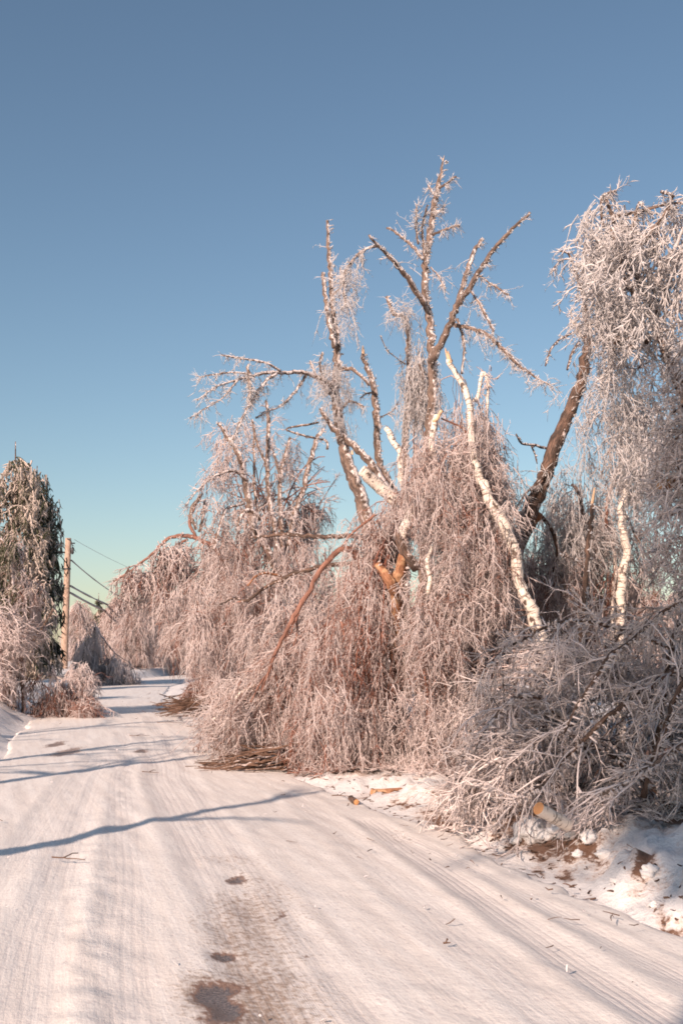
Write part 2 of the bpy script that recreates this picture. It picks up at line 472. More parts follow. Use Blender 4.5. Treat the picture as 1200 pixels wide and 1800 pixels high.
def inpoly(x, y, poly):
    x = np.asarray(x); y = np.asarray(y); c = np.zeros(x.shape, bool)
    px = [p[0] for p in poly]; py = [p[1] for p in poly]
    j = len(poly) - 1
    for i in range(len(poly)):
        k = ((py[i] > y) != (py[j] > y)) & (x < (px[j] - px[i]) * (y - py[i]) / (py[j] - py[i] + 1e-12) + px[i])
        c ^= k; j = i
    return c
def sample(poly, n):
    xs = [p[0] for p in poly]; ys = [p[1] for p in poly]
    ox, oy = [], []; got = 0
    while got < n:
        x = rng.uniform(min(xs), max(xs), n * 3); y = rng.uniform(min(ys), max(ys), n * 3)
        k = inpoly(x, y, poly); ox.append(x[k]); oy.append(y[k]); got += k.sum()
    return np.concatenate(ox)[:n], np.concatenate(oy)[:n]
def volume(poly, d, dspread, clumps, per, clump_r=0.16):
    """anchor points of twig sprays in the volume a crown fills"""
    m = clumps * 2
    x, y = sample(poly, m)
    dd = d + rng.normal(0, dspread, m)
    c = P(x, y, dd)
    f = 2.6 / max(d / 15, .8)
    keep = np.argsort(-(vnoise(c[:, 0] * f, c[:, 2] * f * .6, 201) + .55 * vnoise(c[:, 0] * f * 2.3, c[:, 2] * f * 1.4, 203) + rng.normal(0, .35, m)))[:clumps]
    c = c[keep]
    a = np.repeat(c, per, 0) + rng.normal(0, clump_r, (clumps * per, 3)) * np.array([1, 1, 0.8])
    g = H(a[:, 0], a[:, 1], False)
    a[:, 2] = np.maximum(a[:, 2], g + 0.06)
    return c, a
def weep(bag, poly, d, dspread, clumps, per, length=0.7, rad=0.008, lean=(0, 0, -0.6), loose=0.55, **kw):
    if clumps > 60: clumps = int(clumps * .62)
    rad = rad * 1.1
    if d < 20 and kw.get('kids', 5) >= 5 and not kw.get('grand'): kw['kids'] = kw.get('kids', 5) + 1; kw['grand'] = 1
    c, a = volume(poly, d, dspread, clumps, per, kw.pop('clump_r', 0.13))
    cd = np.repeat(rng.normal(0, loose, (clumps, 3)), per, 0)
    D0 = np.array(lean) + cd + rng.normal(0, 0.3, a.shape)
    cf = np.repeat(rng.normal(0, .17, clumps), per)
    ll = length * np.repeat(rng.uniform(.6, 1.35, clumps), per)
    spray(bag, a, D0, ll, rad, clump_frost=cf, **kw)
    return c
def boughs(bag, roots, tips, rad, arch=0.5, frost=0.45, K=12, sides=4):
    """arching boughs that carry the sprays"""
    n = len(tips)
    t = np.linspace(0, 1, K)[None, :, None]
    ln = np.linalg.norm(tips - roots, axis=1)[:, None, None]
    p = roots[:, None] * (1 - t) + tips[:, None] * t
    p[..., 2] += (arch * ln[..., 0] * (4 * t[..., 0] * (1 - t[..., 0]))) * rng.uniform(0.2, 0.6, (n, 1))
    p += np.cumsum(rng.normal(0, 0.02, p.shape), 1) * (t * (1 - t) * 4)
    g = H(p[..., 0], p[..., 1], False) + 0.05
    p[..., 2] = np.maximum(p[..., 2], g)
    bag.add(p, rad * np.linspace(1, 0.35, K)[None] * rng.uniform(0.6, 1.3, (n, 1)), sides, np.clip(frost + rng.normal(0, 0.2, n), 0, 1))
    return p

def spline(pts, step):
    pts = np.asarray(pts, float)
    e = np.concatenate([2 * pts[:1] - pts[1:2], pts, 2 * pts[-1:] - pts[-2:-1]])
    out = []
    for i in range(1, len(e) - 2):
        n = max(2, int(np.linalg.norm(e[i + 1, :3] - e[i, :3]) / step))
        t = np.linspace(0, 1, n, endpoint=False)[:, None]
        a, b, c, d = e[i - 1], e[i], e[i + 1], e[i + 2]
        out.append(0.5 * (2 * b + (c - a) * t + (2 * a - 5 * b + 4 * c - d) * t ** 2 + (3 * b - a - 3 * c + d) * t ** 3))
    out.append(e[-2][None])
    return np.concatenate(out)
def limb_path(px, d, d_end=None, step=0.07, rough=0.05, jit=0.012):
    """px: list of (x, y, width in photo px) from foot to tip; d..d_end forward distance"""
    d_end = d if d_end is None else d_end
    s = np.array([0] + list(np.cumsum([math.hypot(px[i + 1][0] - px[i][0], px[i + 1][1] - px[i][1]) for i in range(len(px) - 1)])))
    dd = d + (d_end - d) * s / max(s[-1], 1e-6)
    q = P([p[0] for p in px], [p[1] for p in px], dd)
    r = np.array([p[2] for p in px]) * dd / FPX / 2
    c = spline(np.concatenate([q, r[:, None]], 1), step)
    p, r = c[:, :3], np.maximum(c[:, 3], 0.004)
    k = len(p)
    p = p + rng.normal(0, 1, (k, 3)) * jit * np.minimum(r[:, None] / 0.05, 1)
    r = r * (1 + rough * rng.normal(0, 1, k))
    return p, r
def rime(bag, p, r, per_m=22, ln=0.010, side=(0.8, -0.5, -0.15), rad=0.012):
    seg = np.linalg.norm(np.diff(p, axis=0), axis=1).sum()
    n = max(3, int(seg * per_m))
    c, t = along(p[None], n, 0, 1)
    w = rng.normal(0, 0.5, c.shape) + np.array(side)
    w -= t * (w * t).sum(1, keepdims=True); w = unit(w)
    rr = np.interp(rng.random(n), np.linspace(0, 1, len(r)), r)
    L2 = ln * rng.uniform(0.4, 1.6, n)
    q = np.stack([c + w * (r.mean() * 0.5), c + w * (r.mean() + L2[:, None] * 0.5) + rng.normal(0, .008, c.shape), c + w * (r.mean() + L2[:, None]) + rng.normal(0, .012, c.shape)], 1)
    bag.add(q, rad * np.array([1.3, 1.0, 0.5])[None] * rng.uniform(0.5, 1.3, (n, 1)), 3, rng.uniform(0.55, 1.0, n), tip=True)
def shards(bag, p, r, n=5, ln=0.16):
    """splinters where a stem has snapped; p, r are the stem's path"""
    tip, t = p[-1], unit(p[-1] - p[-3]); R0 = r[-1]
    u = unit(np.cross(t, [0.3, 0.9, 0.1])); w = np.cross(t, u)
    for k in range(n):
        a = 2 * math.pi * k / n + rng.uniform(-.3, .3)
        o = (u * math.cos(a) + w * math.sin(a)) * R0 * rng.uniform(0.25, 0.75)
        l2 = ln * rng.uniform(0.35, 1.2)
        q = np.array([tip - t * R0 * 1.5 + o * 0.9, tip + t * l2 * 0.4 + o, tip + t * l2 + o * 1.15])
        bag.add(q[None], np.array([[R0 * 0.55, R0 * 0.42, 0.003]]), 4, 0.1)

CHILD_SEED = [0]
def build_tree(name, base, label, cat, trunk, limbs=(), bark='bark', twig='birch_twig', crown=None, broken=None,
               rime_on=True, fringe=None, group=None, sides=10):
    """trunk: (pixel path, d, d_end); limbs: list of (pixel path, d, d_end[, opts])"""
    b = np.array([base[0], base[1], Hs(base[0], base[1])])
    root = empty(name, b, label, cat, group)
    cb = Bag()
    paths = []
    p, r = limb_path(*trunk)
    tb = Bag(); tb.add(p[None], r[None], sides, 0.3, cap=True)
    t_o = tb.build('trunk', M[bark], root); paths.append((p, r))
    if broken:
        sb = Bag(); shards(sb, p, r, 6, broken); sb.build('splintered_end', M['wood'], root)
    for lm in limbs:
        o = lm[3] if len(lm) > 3 else {}
        p, r = limb_path(*lm[:3])
        lb = Bag(); lb.add(p[None], r[None], 8, 0.3, cap=True)
        br = lb.build('branch', M[o.get('bark', bark)], root)
        if o.get('broken'):
            sb = Bag(); shards(sb, p, r, 5, o['broken']); sb.build('splintered_end', M['wood'], br)
        paths.append((p, r))
        if o.get('fringe'):
            n, ln = o['fringe'][:2]; n = max(3, int(n * .8)); ln *= .66
            c, t = along(p[None], n, o.get('t0', 0.1), 1.0)
            spray(cb, c, np.array([0, 0, -0.5]) + t * 0.5 + rng.normal(0, 0.5, c.shape), ln * rng.gamma(1.6, .6, len(c)), o.get('rad', 0.0105), kids=o.get('kids', 4), kid_len=0.14, grand=1, droop=o.get('droop', 2.5), frost=(0.72, 0.15), K=5)
    if rime_on:
        for p, r in paths: rime(cb, p, r)
    if fringe:
        for p, r in paths:
            m = max(2, int(np.linalg.norm(np.diff(p, axis=0), axis=1).sum() * fringe[0] * .6))
            c, t = along(p[None], m, 0.3, 1.0)
            spray(cb, c, fork(t, .5, 1.4), fringe[1] * rng.gamma(1.3, .8, len(c)), 0.0095, kids=5, kid_len=0.12, droop=1.5, grand=1, frost=(0.7, 0.2), K=4)
    if crown: crown(cb, paths)
    if cb.n:
        cb.build('crown', M[twig], root)
    return root, paths

# ================================================================== SETTING
def grid_mesh(name, X, Y, Z, mat, attrs=None, vec=None):
    nr, nc = X.shape
    v = np.stack([X, Y, Z], -1).reshape(-1, 3)
    i = np.arange(nr - 1)[:, None] * nc + np.arange(nc - 1)[None]
    f = np.stack([i, i + 1, i + nc + 1, i + nc], -1).reshape(-1, 4)
    me = bpy.data.meshes.new(name)
    me.vertices.add(len(v)); me.vertices.foreach_set('co', v.astype(np.float32).ravel())
    me.loops.add(f.size); me.loops.foreach_set('vertex_index', f.ravel().astype(np.int32))
    me.polygons.add(len(f)); me.polygons.foreach_set('loop_start', (np.arange(len(f)) * 4).astype(np.int32))
    me.update(calc_edges=True)
    me.polygons.foreach_set('use_smooth', np.ones(len(f), dtype=bool))
    for k, a in (attrs or {}).items():
        me.attributes.new(k, 'FLOAT', 'POINT').data.foreach_set('value', a.astype(np.float32).ravel())
    for k, a in (vec or {}).items():
        me.attributes.new(k, 'FLOAT_VECTOR', 'POINT').data.foreach_set('vector', a.astype(np.float32).ravel())
    me.materials.append(mat)
    o = bpy.data.objects.new(name, me); col.objects.link(o)
    o['kind'] = 'structure'
    return o
def blobs(x, y, lst):
    """soft spots (cx, cy, rx, ry, strength) in ground metres"""
    t = np.zeros_like(x)
    wx = x + 0.10 * vnoise(x * 5, y * 5, 41); wy = y + 0.16 * vnoise(x * 4, y * 4, 43)
    for cx, cy, rx, ry, s in lst:
        q = ((wx - cx) / rx) ** 2 + ((wy - cy) / ry) ** 2
        t = np.maximum(t, s * np.clip(1.25 - np.sqrt(q), 0, 1))
    return t
def spot(px, py, wx, wy, s):
    """a spot on the ground given by where it shows and its size in photo px"""
    c = G(px, py); n = G(px, py - wy / 2); f2 = G(px, py + wy / 2)
    return (c[0], c[1], wx / 2 * c[1] / FPX, abs(n[1] - f2[1]) / 2, s)
ys = np.concatenate([np.arange(-60, 2, 2.0), 2 + np.cumsum(0.028 * 1.015 ** np.arange(270))])
ys = ys[ys < 75]
ys = np.concatenate([ys, ys[-1] + np.cumsum(2.0 * 1.12 ** np.arange(1, 60))])
ys = ys[ys < 6000]
xs = np.concatenate([-np.geomspace(14, 5000, 40)[::-1], np.arange(-13.9, -6, 0.2), np.arange(-6, -1.5, 0.07), np.arange(-1.5, 3.6, 0.042), np.arange(3.6, 4.2, .1), np.arange(4.2, 12, 0.15), np.geomspace(12.2, 5000, 40)])
X, Y = np.meshgrid(xs, ys)
Z = H(X, Y)
earth_spots = [spot(770, 1440, 95, 34, 1.0), spot(700, 1412, 60, 16, .75), spot(1130, 1565, 70, 60, 1.0), spot(990, 1530, 50, 26, .8), spot(850, 1452, 70, 24, .8),
               spot(915, 1490, 60, 26, .7), spot(1050, 1500, 50, 30, .75), spot(690, 1380, 80, 12, .7), spot(1165, 1620, 60, 40, .8), spot(1000, 1480, 40, 16, .8), spot(1090, 1540, 34, 20, .75),
               spot(940, 1520, 24, 14, .8), spot(640, 1395, 50, 14, .6), spot(60, 1275, 40, 8, .6), spot(20, 1300, 30, 10, .6)]
dirt = blobs(X, Y, earth_spots)
bankdirt = sstep(0.05, 0.4, X - edge_r(Y)) * (1 - sstep(0.9, 2.0, X - edge_r(Y))) * (Y < 30) * (Y > 3) * 0.85 * (0.5 + 0.5 * fbm(X * 1.3, Y * 1.3, 51, 3))
under = sstep(1.1, 1.8, X - edge_r(Y)) * (Y < 20) * 0.95
dirt = np.maximum(dirt, np.maximum(bankdirt, under))
Z = Z - 0.06 * np.clip(dirt - 0.5, 0, 1) * (Y < 30)
grid_mesh('ground', X, Y, Z, M['snow'], {'dirt': dirt})

# road strip: own coordinates across (0..1) and along
ya = np.concatenate([np.arange(-30, 2.5, 0.8), 2.5 + np.cumsum(0.024 * 1.0105 ** np.arange(330))])
ya = ya[ya < 150]
sa = np.linspace(-0.03, 1.03, 120)
Yr, S = np.meshgrid(ya, sa, indexing='ij')
el, er = edge_l(Yr), edge_r(Yr)
Xr = el + (er - el) * S
across = (Xr - er)                      # metres, 0 at the right edge, negative to the left
S0 = S; S = S + 0.022 * vnoise(Yr * .9, 0 * Yr, 81) + 0.012 * vnoise(Yr * 4, 0 * Yr, 82)
crown_z = 0.035 * (1 - (2 * S - 1) ** 2)
fall = -0.22 * (sstep(0.985, 1.03, S) + 1 - sstep(-0.03, 0.015, S))
ruts = np.zeros_like(Xr); trk = np.zeros_like(Xr); tq = np.zeros_like(Xr)
def track_line(pts, w, depth, strength):
    """a wheel track through ground points seen at photo pixels"""
    global ruts, trk, tq
    g = np.array([G(*p) for p in pts]); o = np.argsort(g[:, 1])
    cx = np.interp(Yr, g[o, 1], g[o, 0], left=np.nan, right=np.nan)
    cx = cx + 0.05 * vnoise(Yr * 0.5, 0 * Yr, 61)
    q = np.where(np.isnan(cx), 9, (Xr - cx) / w)
    bell = np.exp(-q ** 2)
    tread = 0.5 + 0.5 * np.sin(q * 9.0 + 1.2 * vnoise(Yr * 2, q, 62))
    ruts -= depth * bell * (0.75 + 0.25 * tread)
    ruts += depth * 0.5 * np.exp(-((np.abs(q) - 1.5) / 0.4) ** 2)
    tq = np.where(strength * bell > trk, q, tq)
    trk = np.maximum(trk, strength * np.exp(-np.abs(q) ** 4))
track_line([(640, 1440), (720, 1500), (850, 1590), (1000, 1690), (1240, 1850)], 0.13, 0.018, 0.95)
track_line([(520, 1400), (600, 1470), (700, 1560), (840, 1680), (1000, 1820)], 0.15, 0.008, 0.35)
track_line([(700, 1470), (820, 1530), (960, 1600), (1240, 1740)], 0.10, 0.010, 0.6)
track_line([(250, 1290), (285, 1380), (330, 1470), (400, 1600), (470, 1750), (520, 1850)], 0.17, 0.016, 0.55)
track_line([(265, 1260), (300, 1330), (370, 1450), (440, 1560), (560, 1720), (650, 1850)], 0.15, 0.010, 0.5)
track_line([(220, 1290), (215, 1400), (220, 1550), (225, 1850)], 0.16, 0.010, 0.38)
track_line([(180, 1330), (120, 1480), (70, 1640), (30, 1850)], 0.17, 0.012, 0.40)
track_line([(160, 1330), (80, 1440), (-30, 1600)], 0.14, 0.010, 0.30)
crumb = 0.005 * fbm(across * 9, Yr * 5, 71, 4) + 0.007 * fbm(across * 1.4, Yr * 0.4, 73, 3)
ridge_c = np.interp(Yr, [G(150, 1800)[1], G(185, 1500)[1], G(230, 1330)[1]], [G(160, 1800)[0], G(180, 1500)[0], G(230, 1330)[0]])
ridge = np.exp(-((Xr - ridge_c) / 0.22) ** 2)
crumb += 0.016 * ridge * (0.6 + 0.8 * np.maximum(fbm(across * 9, Yr * 7, 75, 3), -0.6))
bare_shade_spots = [spot(398, 1772, 108, 66, 1.25), spot(404, 1690, 60, 38, 1.1), spot(413, 1550, 38, 22, 1.0), spot(488, 1618, 40, 28, 0.72), spot(525, 1700, 28, 22, .62),
              spot(248, 1324, 44, 10, .95), spot(120, 1325, 60, 26, .7), spot(95, 1312, 40, 18, .72), spot(350, 1800, 60, 30, .7), spot(700, 1470, 90, 40, .33), spot(355, 1740, 26, 18, .6)]  # the faint turn-out spot paints in grey shade along with dirty ice
bare = blobs(Xr, Yr, bare_shade_spots)
strip_c = np.interp(Yr, np.array([G(430, 1850)[1], G(415, 1700)[1], G(395, 1560)[1], G(345, 1460)[1], G(300, 1390)[1]]), np.array([G(430, 1850)[0], G(425, 1700)[0], G(395, 1560)[0], G(345, 1460)[0], G(300, 1390)[0]]))
road_dirt_shade = (0.40 + .24 * (1 - sstep(6.5, 8.5, Yr))) * np.exp(-((Xr - strip_c - 0.02) / 0.36) ** 2) * (Yr < 14) + 0.30 * np.exp(-((Xr - strip_c - 0.45) / 0.5) ** 2) * (Yr < 9)
road_dirt_shade = np.maximum(road_dirt_shade, 0.9 * blobs(Xr, Yr, [spot(390, 1770, 260, 150, .95), spot(410, 1690, 190, 110, .8), spot(420, 1550, 170, 60, .7), spot(350, 1640, 60, 120, .6), spot(600, 1800, 240, 120, .55), spot(700, 1470, 180, 60, .45), spot(140, 1322, 200, 40, .5)]))  # turn-out spot: its shade put into the dirt colour, with dirty ice
Zr = 0.0 + crown_z + fall + ruts + crumb * np.clip(1.2 - Yr / 60, 0.4, 1) - 0.035 * np.clip(bare - 0.5, 0, 1)
Zr = np.where(Yr > 60, Zr, Zr)
lane = np.stack([across, Yr, 0 * Yr], -1)
grid_mesh('road', Xr, Yr, Zr, M['road'], {'dirt': road_dirt_shade, 'bare': bare, 'track': np.clip(trk, 0, 1), 'tread': tq}, {'lane': lane})  # dirt and bare also carry the painted shade of the turn-out


# ================================================================== TREES ON THE FAR SIDE OF THE RIGHT BANK
def at_ground(px, d): return P(px, 1140, d)[:2]

# ---- the tall tree with the snapped crown
D = 20.0
build_tree('broken_tree', at_ground(745, D), 'tallest tree with bare forked trunk and snapped limbs against the sky', 'tree',
  ([(742, 1310, 30), (745, 1100, 26), (748, 900, 22), (754, 760, 18), (758, 710, 17), (760, 643, 17), (757, 600, 14), (753, 560, 13), (747, 520, 13), (748, 460, 13), (757, 400, 12), (763, 357, 11), (770, 327, 9), (777, 293, 5), (778, 284, 4)], D, D + .3),
  [([(757, 640, 14), (766, 618, 14), (780, 593, 13), (800, 547, 12), (833, 493, 10), (860, 450, 8), (883, 420, 7), (910, 393, 6), (931, 373, 5)], D, D - 1.3, dict(fringe=(16, .16))),
   ([(797, 552, 9), (813, 500, 9), (830, 450, 8), (840, 430, 7), (848, 419, 6)], D - .4, D - .1, dict(fringe=(20, .2))),
   ([(748, 536, 12), (740, 524, 12), (727, 507, 11), (707, 477, 10), (680, 447, 8), (663, 430, 6), (647, 413, 4)], D, D - 1.0, dict(fringe=(12, .2))),
   ([(668, 433, 5), (643, 437, 4), (620, 457, 4), (607, 480, 4), (604, 505, 3), (607, 535, 2)], D - .8, D - 1.0, dict(fringe=(46, .55), kids=6)),
   ([(742, 455, 6), (727, 436, 6), (710, 420, 5), (690, 405, 4), (680, 400, 4)], D, D + .8, dict(fringe=(8, .15))),
   ([(750, 475, 6), (743, 427, 5), (742, 400, 5), (747, 377, 4), (751, 360, 3)], D - .15, D - .3, dict(fringe=(26, .22))),
   ([(735, 430, 4), (731, 400, 4), (732, 360, 3)], D - .3, D - .5, dict(fringe=(24, .2))),
   ([(792, 570, 8), (805, 573, 8), (827, 577, 7), (853, 587, 7), (883, 613, 8), (913, 643, 6), (947, 667, 3), (967, 677, 2)], D, D - 1.6, dict(fringe=(95, .42), kids=5)),
   ([(826, 510, 4), (838, 528, 4), (853, 553, 5), (867, 583, 4)], D - .3, D - .9, dict(fringe=(26, .22))),
   ([(803, 560, 5), (813, 593, 5), (815, 627, 4), (810, 657, 4)], D, D - .2, dict(fringe=(10, .15))),
   ([(760, 412, 5), (780, 404, 4), (807, 396, 4)], D, D - .5, dict(fringe=(22, .12))),
   ([(771, 330, 5), (785, 322, 4), (800, 310, 3)], D, D - .3, dict(fringe=(10, .1))),
   ([(768, 350, 5), (758, 335, 4), (752, 326, 3)], D, D + .3, dict(fringe=(16, .12))),
   ([(760, 380, 4), (775, 368, 4), (782, 360, 3)], D, D + .3, dict(fringe=(14, .1))),
   ([(838, 482, 4), (858, 496, 3), (880, 510, 4), (893, 519, 4)], D - .5, D - .9, dict(fringe=(22, .14))),
   ([(756, 470, 3), (770, 485, 3), (782, 508, 3)], D - .2, D - .5, dict(fringe=(14, .18))),
  ], bark='bark', twig='rime', broken=.12, fringe=(2.0, .2))

# ---- thin stem with a hanging curtain of frost next to it
D = 21.0
build_tree('broken_tree', at_ground(716, D), 'thin crooked stem draped in frost between the two tall bare trees', 'tree',
  ([(715, 1300, 16), (712, 1000, 14), (712, 770, 12), (717, 727, 11), (722, 677, 10), (718, 643, 9), (717, 593, 9), (712, 560, 9), (693, 550, 8), (682, 530, 6), (679, 521, 5)], D, D + .2),
  [([(745, 715, 7), (742, 690, 7), (745, 660, 6), (738, 640, 6)], D, D - .3),
   ([(712, 640, 3), (695, 628, 2), (680, 615, 2), (668, 590, 2)], D, D - .4, dict(fringe=(6, .15)))],
  bark='bark', twig='rime',
  crown=lambda b, p: (weep(b, [(718, 580), (732, 580), (746, 640), (750, 700), (742, 740), (722, 730), (722, 660)], D, .12, 60, 8, .5, .009, loose=.25, frost=(.85, .12), kids=5, kid_len=.16),
                      weep(b, [(690, 540), (718, 545), (715, 562), (700, 560)], D, .08, 12, 6, .18, .008, frost=(.8, .1), kids=3)))

# ---- the tall broken tree to its left, with a long limb reaching over the road side
D = 22.0
build_tree('broken_tree', at_ground(672, D), 'tall snapped tree with one long limb arching out over the road', 'tree',
  ([(676, 1290, 34), (672, 1120, 30), (660, 1000, 28), (640, 897, 25), (632, 867, 24), (620, 837, 23), (610, 810, 22), (597, 750, 20), (590, 700, 16), (592, 650, 15), (592, 600, 13), (585, 550, 11), (582, 500, 9), (577, 433, 7), (575, 388, 5)], D, D + .3),
  [([(588, 612, 9), (578, 567, 9), (572, 523, 8), (568, 480, 7)], D, D + .2, dict(broken=.14, fringe=(6, .1))),
   ([(590, 682, 11), (575, 672, 10), (560, 663, 9), (533, 655, 8), (500, 655, 7), (463, 655, 6), (437, 663, 5), (410, 670, 4), (380, 680, 3), (347, 703, 2)], D, D - 2.6, dict(fringe=(60, .22), kids=3)),
   ([(486, 656, 6), (467, 670, 6), (453, 690, 5), (433, 720, 4), (410, 773, 4)], D - 1.2, D - 2.4, dict(fringe=(60, .3), kids=5)),
   ([(493, 652, 5), (467, 637, 4), (437, 632, 4), (390, 624, 3)], D - 1.1, D - 1.6, dict(fringe=(22, .16))),
   ([(418, 668, 4), (400, 690, 3), (387, 703, 3), (360, 718, 2), (334, 735, 2)], D - 2, D - 2.7, dict(fringe=(28, .16))),
   ([(445, 660, 4), (420, 655, 3), (385, 657, 3), (350, 663, 2)], D - 1.8, D - 2.1, dict(fringe=(26, .15))),
   ([(537, 660, 6), (530, 672, 5), (517, 690, 5), (493, 713, 4), (465, 725, 4), (450, 735, 3)], D - .5, D - 1.6, dict(fringe=(18, .16))),
   ([(437, 640, 4), (436, 655, 6), (440, 690, 4), (434, 700, 3)], D - 1.8, D - 1.8, dict(fringe=(50, .2))),
   ([(592, 652, 8), (617, 648, 7), (633, 660, 6), (648, 677, 5)], D, D - .3, dict(fringe=(8, .1))),
   ([(588, 700, 6), (572, 680, 6), (557, 662, 5), (545, 635, 4)], D, D + .4, dict(fringe=(30, .18))),
   ([(590, 690, 5), (570, 668, 4), (562, 640, 4), (567, 620, 4)], D, D - .6, dict(fringe=(20, .14))),
   ([(697, 880, 20), (677, 858, 19), (650, 813, 15), (620, 783, 13), (597, 763, 11), (577, 743, 9), (563, 718, 6)], D - .4, D - .7, dict(fringe=(10, .16))),
   ([(597, 722, 5), (615, 705, 4), (640, 715, 3)], D, D - .4, dict(fringe=(14, .2))),
   ([(585, 520, 4), (600, 500, 3), (598, 470, 3)], D, D - .3, dict(fringe=(18, .35), kids=5)),
  ], bark='bark', twig='rime', fringe=(2.4, .22),
  crown=lambda b, p: (weep(b, [(565, 640), (605, 640), (610, 720), (585, 760), (560, 700)], D - .3, .25, 40, 7, .3, .007, frost=(.75, .15), kids=4, kid_len=.15),
                      weep(b, [(590, 470), (625, 470), (622, 560), (605, 575), (592, 560)], D - .3, .15, 26, 6, .4, .007, loose=.3, frost=(.85, .1), kids=5, kid_len=.13)))

# ---- straight snapped stem
D = 22.5
build_tree('broken_tree', at_ground(700, D), 'slim snapped stem with a pale splintered tip beside the tall trees', 'tree',
  ([(712, 1290, 22), (708, 1100, 20), (704, 960, 18), (700, 900, 17), (683, 847, 15), (667, 817, 14), (663, 783, 13), (662, 733, 13), (658, 693, 12), (650, 660, 10), (640, 637, 8), (638, 622, 7)], D, D - .2),
  [([(665, 735, 3), (690, 722, 2), (700, 705, 2)], D, D - .3, dict(fringe=(8, .16))),
   ([(655, 690, 4), (643, 692, 3), (632, 700, 3)], D, D + .3, dict(fringe=(5, .1)))],
  bark='bark', twig='rime', broken=.16, fringe=(2.2, .24))

# ---- cluster of thin stems left of centre and its drooping crown
D = 26.0
def crown_cluster(b, p):
    weep(b, [(340, 1190), (330, 1090), (350, 1020), (380, 975), (420, 935), (480, 930), (540, 955), (600, 1000), (590, 1070), (540, 1120), (480, 1180), (400, 1230)], D - 1.0, 1.0, 280, 9, .85, .011, kids=6, kid_len=.36, frost=(.60, .2))
    weep(b, [(385, 750), (430, 735), (435, 800), (415, 870), (390, 850)], D, .4, 14, 6, .45, .012, frost=(.75, .15), kids=5)
    weep(b, [(365, 800), (395, 780), (405, 850), (372, 860)], D - .5, .3, 10, 6, .35, .012, frost=(.8, .15), kids=5)
    weep(b, [(495, 770), (515, 760), (520, 800), (500, 860)], D, .2, 16, 5, .4, .009, frost=(.8, .1), kids=4)
    weep(b, [(460, 720), (480, 720), (478, 780), (462, 780)], D, .15, 10, 5, .3, .008, frost=(.8, .1), kids=4)
    weep(b, [(520, 880), (560, 870), (565, 930), (525, 945)], D + .5, .3, 26, 8, .6, .010, frost=(.45, .2), kids=6)
    weep(b, [(330, 900), (360, 870), (430, 890), (520, 880), (560, 940), (440, 950), (360, 950)], D - .5, .7, 40, 6, .5, .012, frost=(.62, .2), kids=5)
    c = P(*sample([(345, 880), (390, 780), (470, 800), (600, 800), (610, 960), (340, 960)], 46), D - .3 + rng.normal(0, .9, 46))
    q = boughs(b, P(rng.uniform(420, 560, 46), rng.uniform(860, 1000, 46), np.full(46, D)), c, .022, .35, .3)
    e, t = along(q, 4, .35, 1)
    spray(b, e, np.array([0, 0, -.4]) + fork(t, .4, 1.2), .35 * rng.gamma(1.5, .6, len(e)), .012, kids=5, kid_len=.16, droop=3, frost=(.75, .15), K=5, grand=1)
    c = P(*sample([(360, 1000), (440, 930), (560, 960), (560, 1100), (400, 1180)], 60), D - 1 + rng.normal(0, .8, 60))
    boughs(b, P(rng.uniform(440, 500, 60), rng.uniform(900, 1010, 60), np.full(60, D)), c, .02, .4)
stems = [
   ([(489, 1005, 14), (480, 989, 14), (464, 957, 14), (445, 925, 14), (445, 911, 14), (435, 870, 13), (427, 830, 11), (417, 793, 10), (400, 770, 8), (383, 743, 5)], D, D - .3, dict(broken=.16, fringe=(14, .25))),
   ([(490, 1000, 10), (483, 930, 9), (472, 870, 8), (470, 817, 8), (472, 750, 7), (468, 704, 5)], D, D + .3, dict(fringe=(10, .2))),
   ([(470, 830, 6), (467, 813, 6), (452, 777, 5), (443, 738, 4)], D, D - .4, dict(fringe=(8, .2), broken=.1)),
   ([(498, 1000, 9), (495, 933, 8), (492, 867, 8), (497, 817, 7), (510, 770, 5)], D, D + .6, dict(fringe=(16, .25))),
   ([(493, 850, 5), (490, 830, 5), (482, 797, 4)], D, D - .2),
   ([(508, 960, 10), (513, 930, 9), (520, 897, 9), (533, 863, 9), (540, 827, 9), (557, 773, 8), (568, 753, 5)], D, D + .8, dict(fringe=(12, .2))),
   ([(455, 900, 5), (447, 850, 5), (447, 750, 4)], D + .4, D + .4, dict(fringe=(8, .2))),
   ([(575, 790, 5), (573, 775, 4), (540, 767, 4), (503, 755, 3), (530, 748, 4), (560, 742, 4)], D - 2.5, D - 2.5),
   ([(435, 845, 6), (412, 828, 6), (390, 832, 5), (365, 845, 4), (340, 870, 3), (325, 890, 2)], D - .2, D - 1.5, dict(fringe=(40, .3))),
   ([(345, 930, 6), (335, 905, 6), (342, 885, 6), (356, 868, 4)], D - 1, D - 1, dict(bark='bark', broken=.1)),
   ([(350, 935, 5), (357, 910, 5), (360, 880, 4)], D - 1, D - .8, dict(bark='bark', broken=.1)),
   ([(376, 965, 5), (395, 900, 5), (410, 890, 5), (430, 885, 4)], D - 1, D, dict(fringe=(14, .2))),
   ([(457, 915, 6), (450, 903, 8), (436, 898, 8), (424, 905, 7), (418, 925, 4)], D - .3, D - .8, dict(fringe=(20, .35))),
]
stems = [(p, a - 1.4, b - 1.4, *r) for p, a, b, *r in stems]
build_tree('multi_stemmed_tree', at_ground(492, D), 'cluster of thin broken stems rising from a drooping frosted crown', 'tree',
  ([(492, 1275, 20), (492, 1150, 18), (490, 1050, 16), (489, 1005, 15)], D, D), stems, bark='bark', crown=crown_cluster, fringe=(1.5, .3))

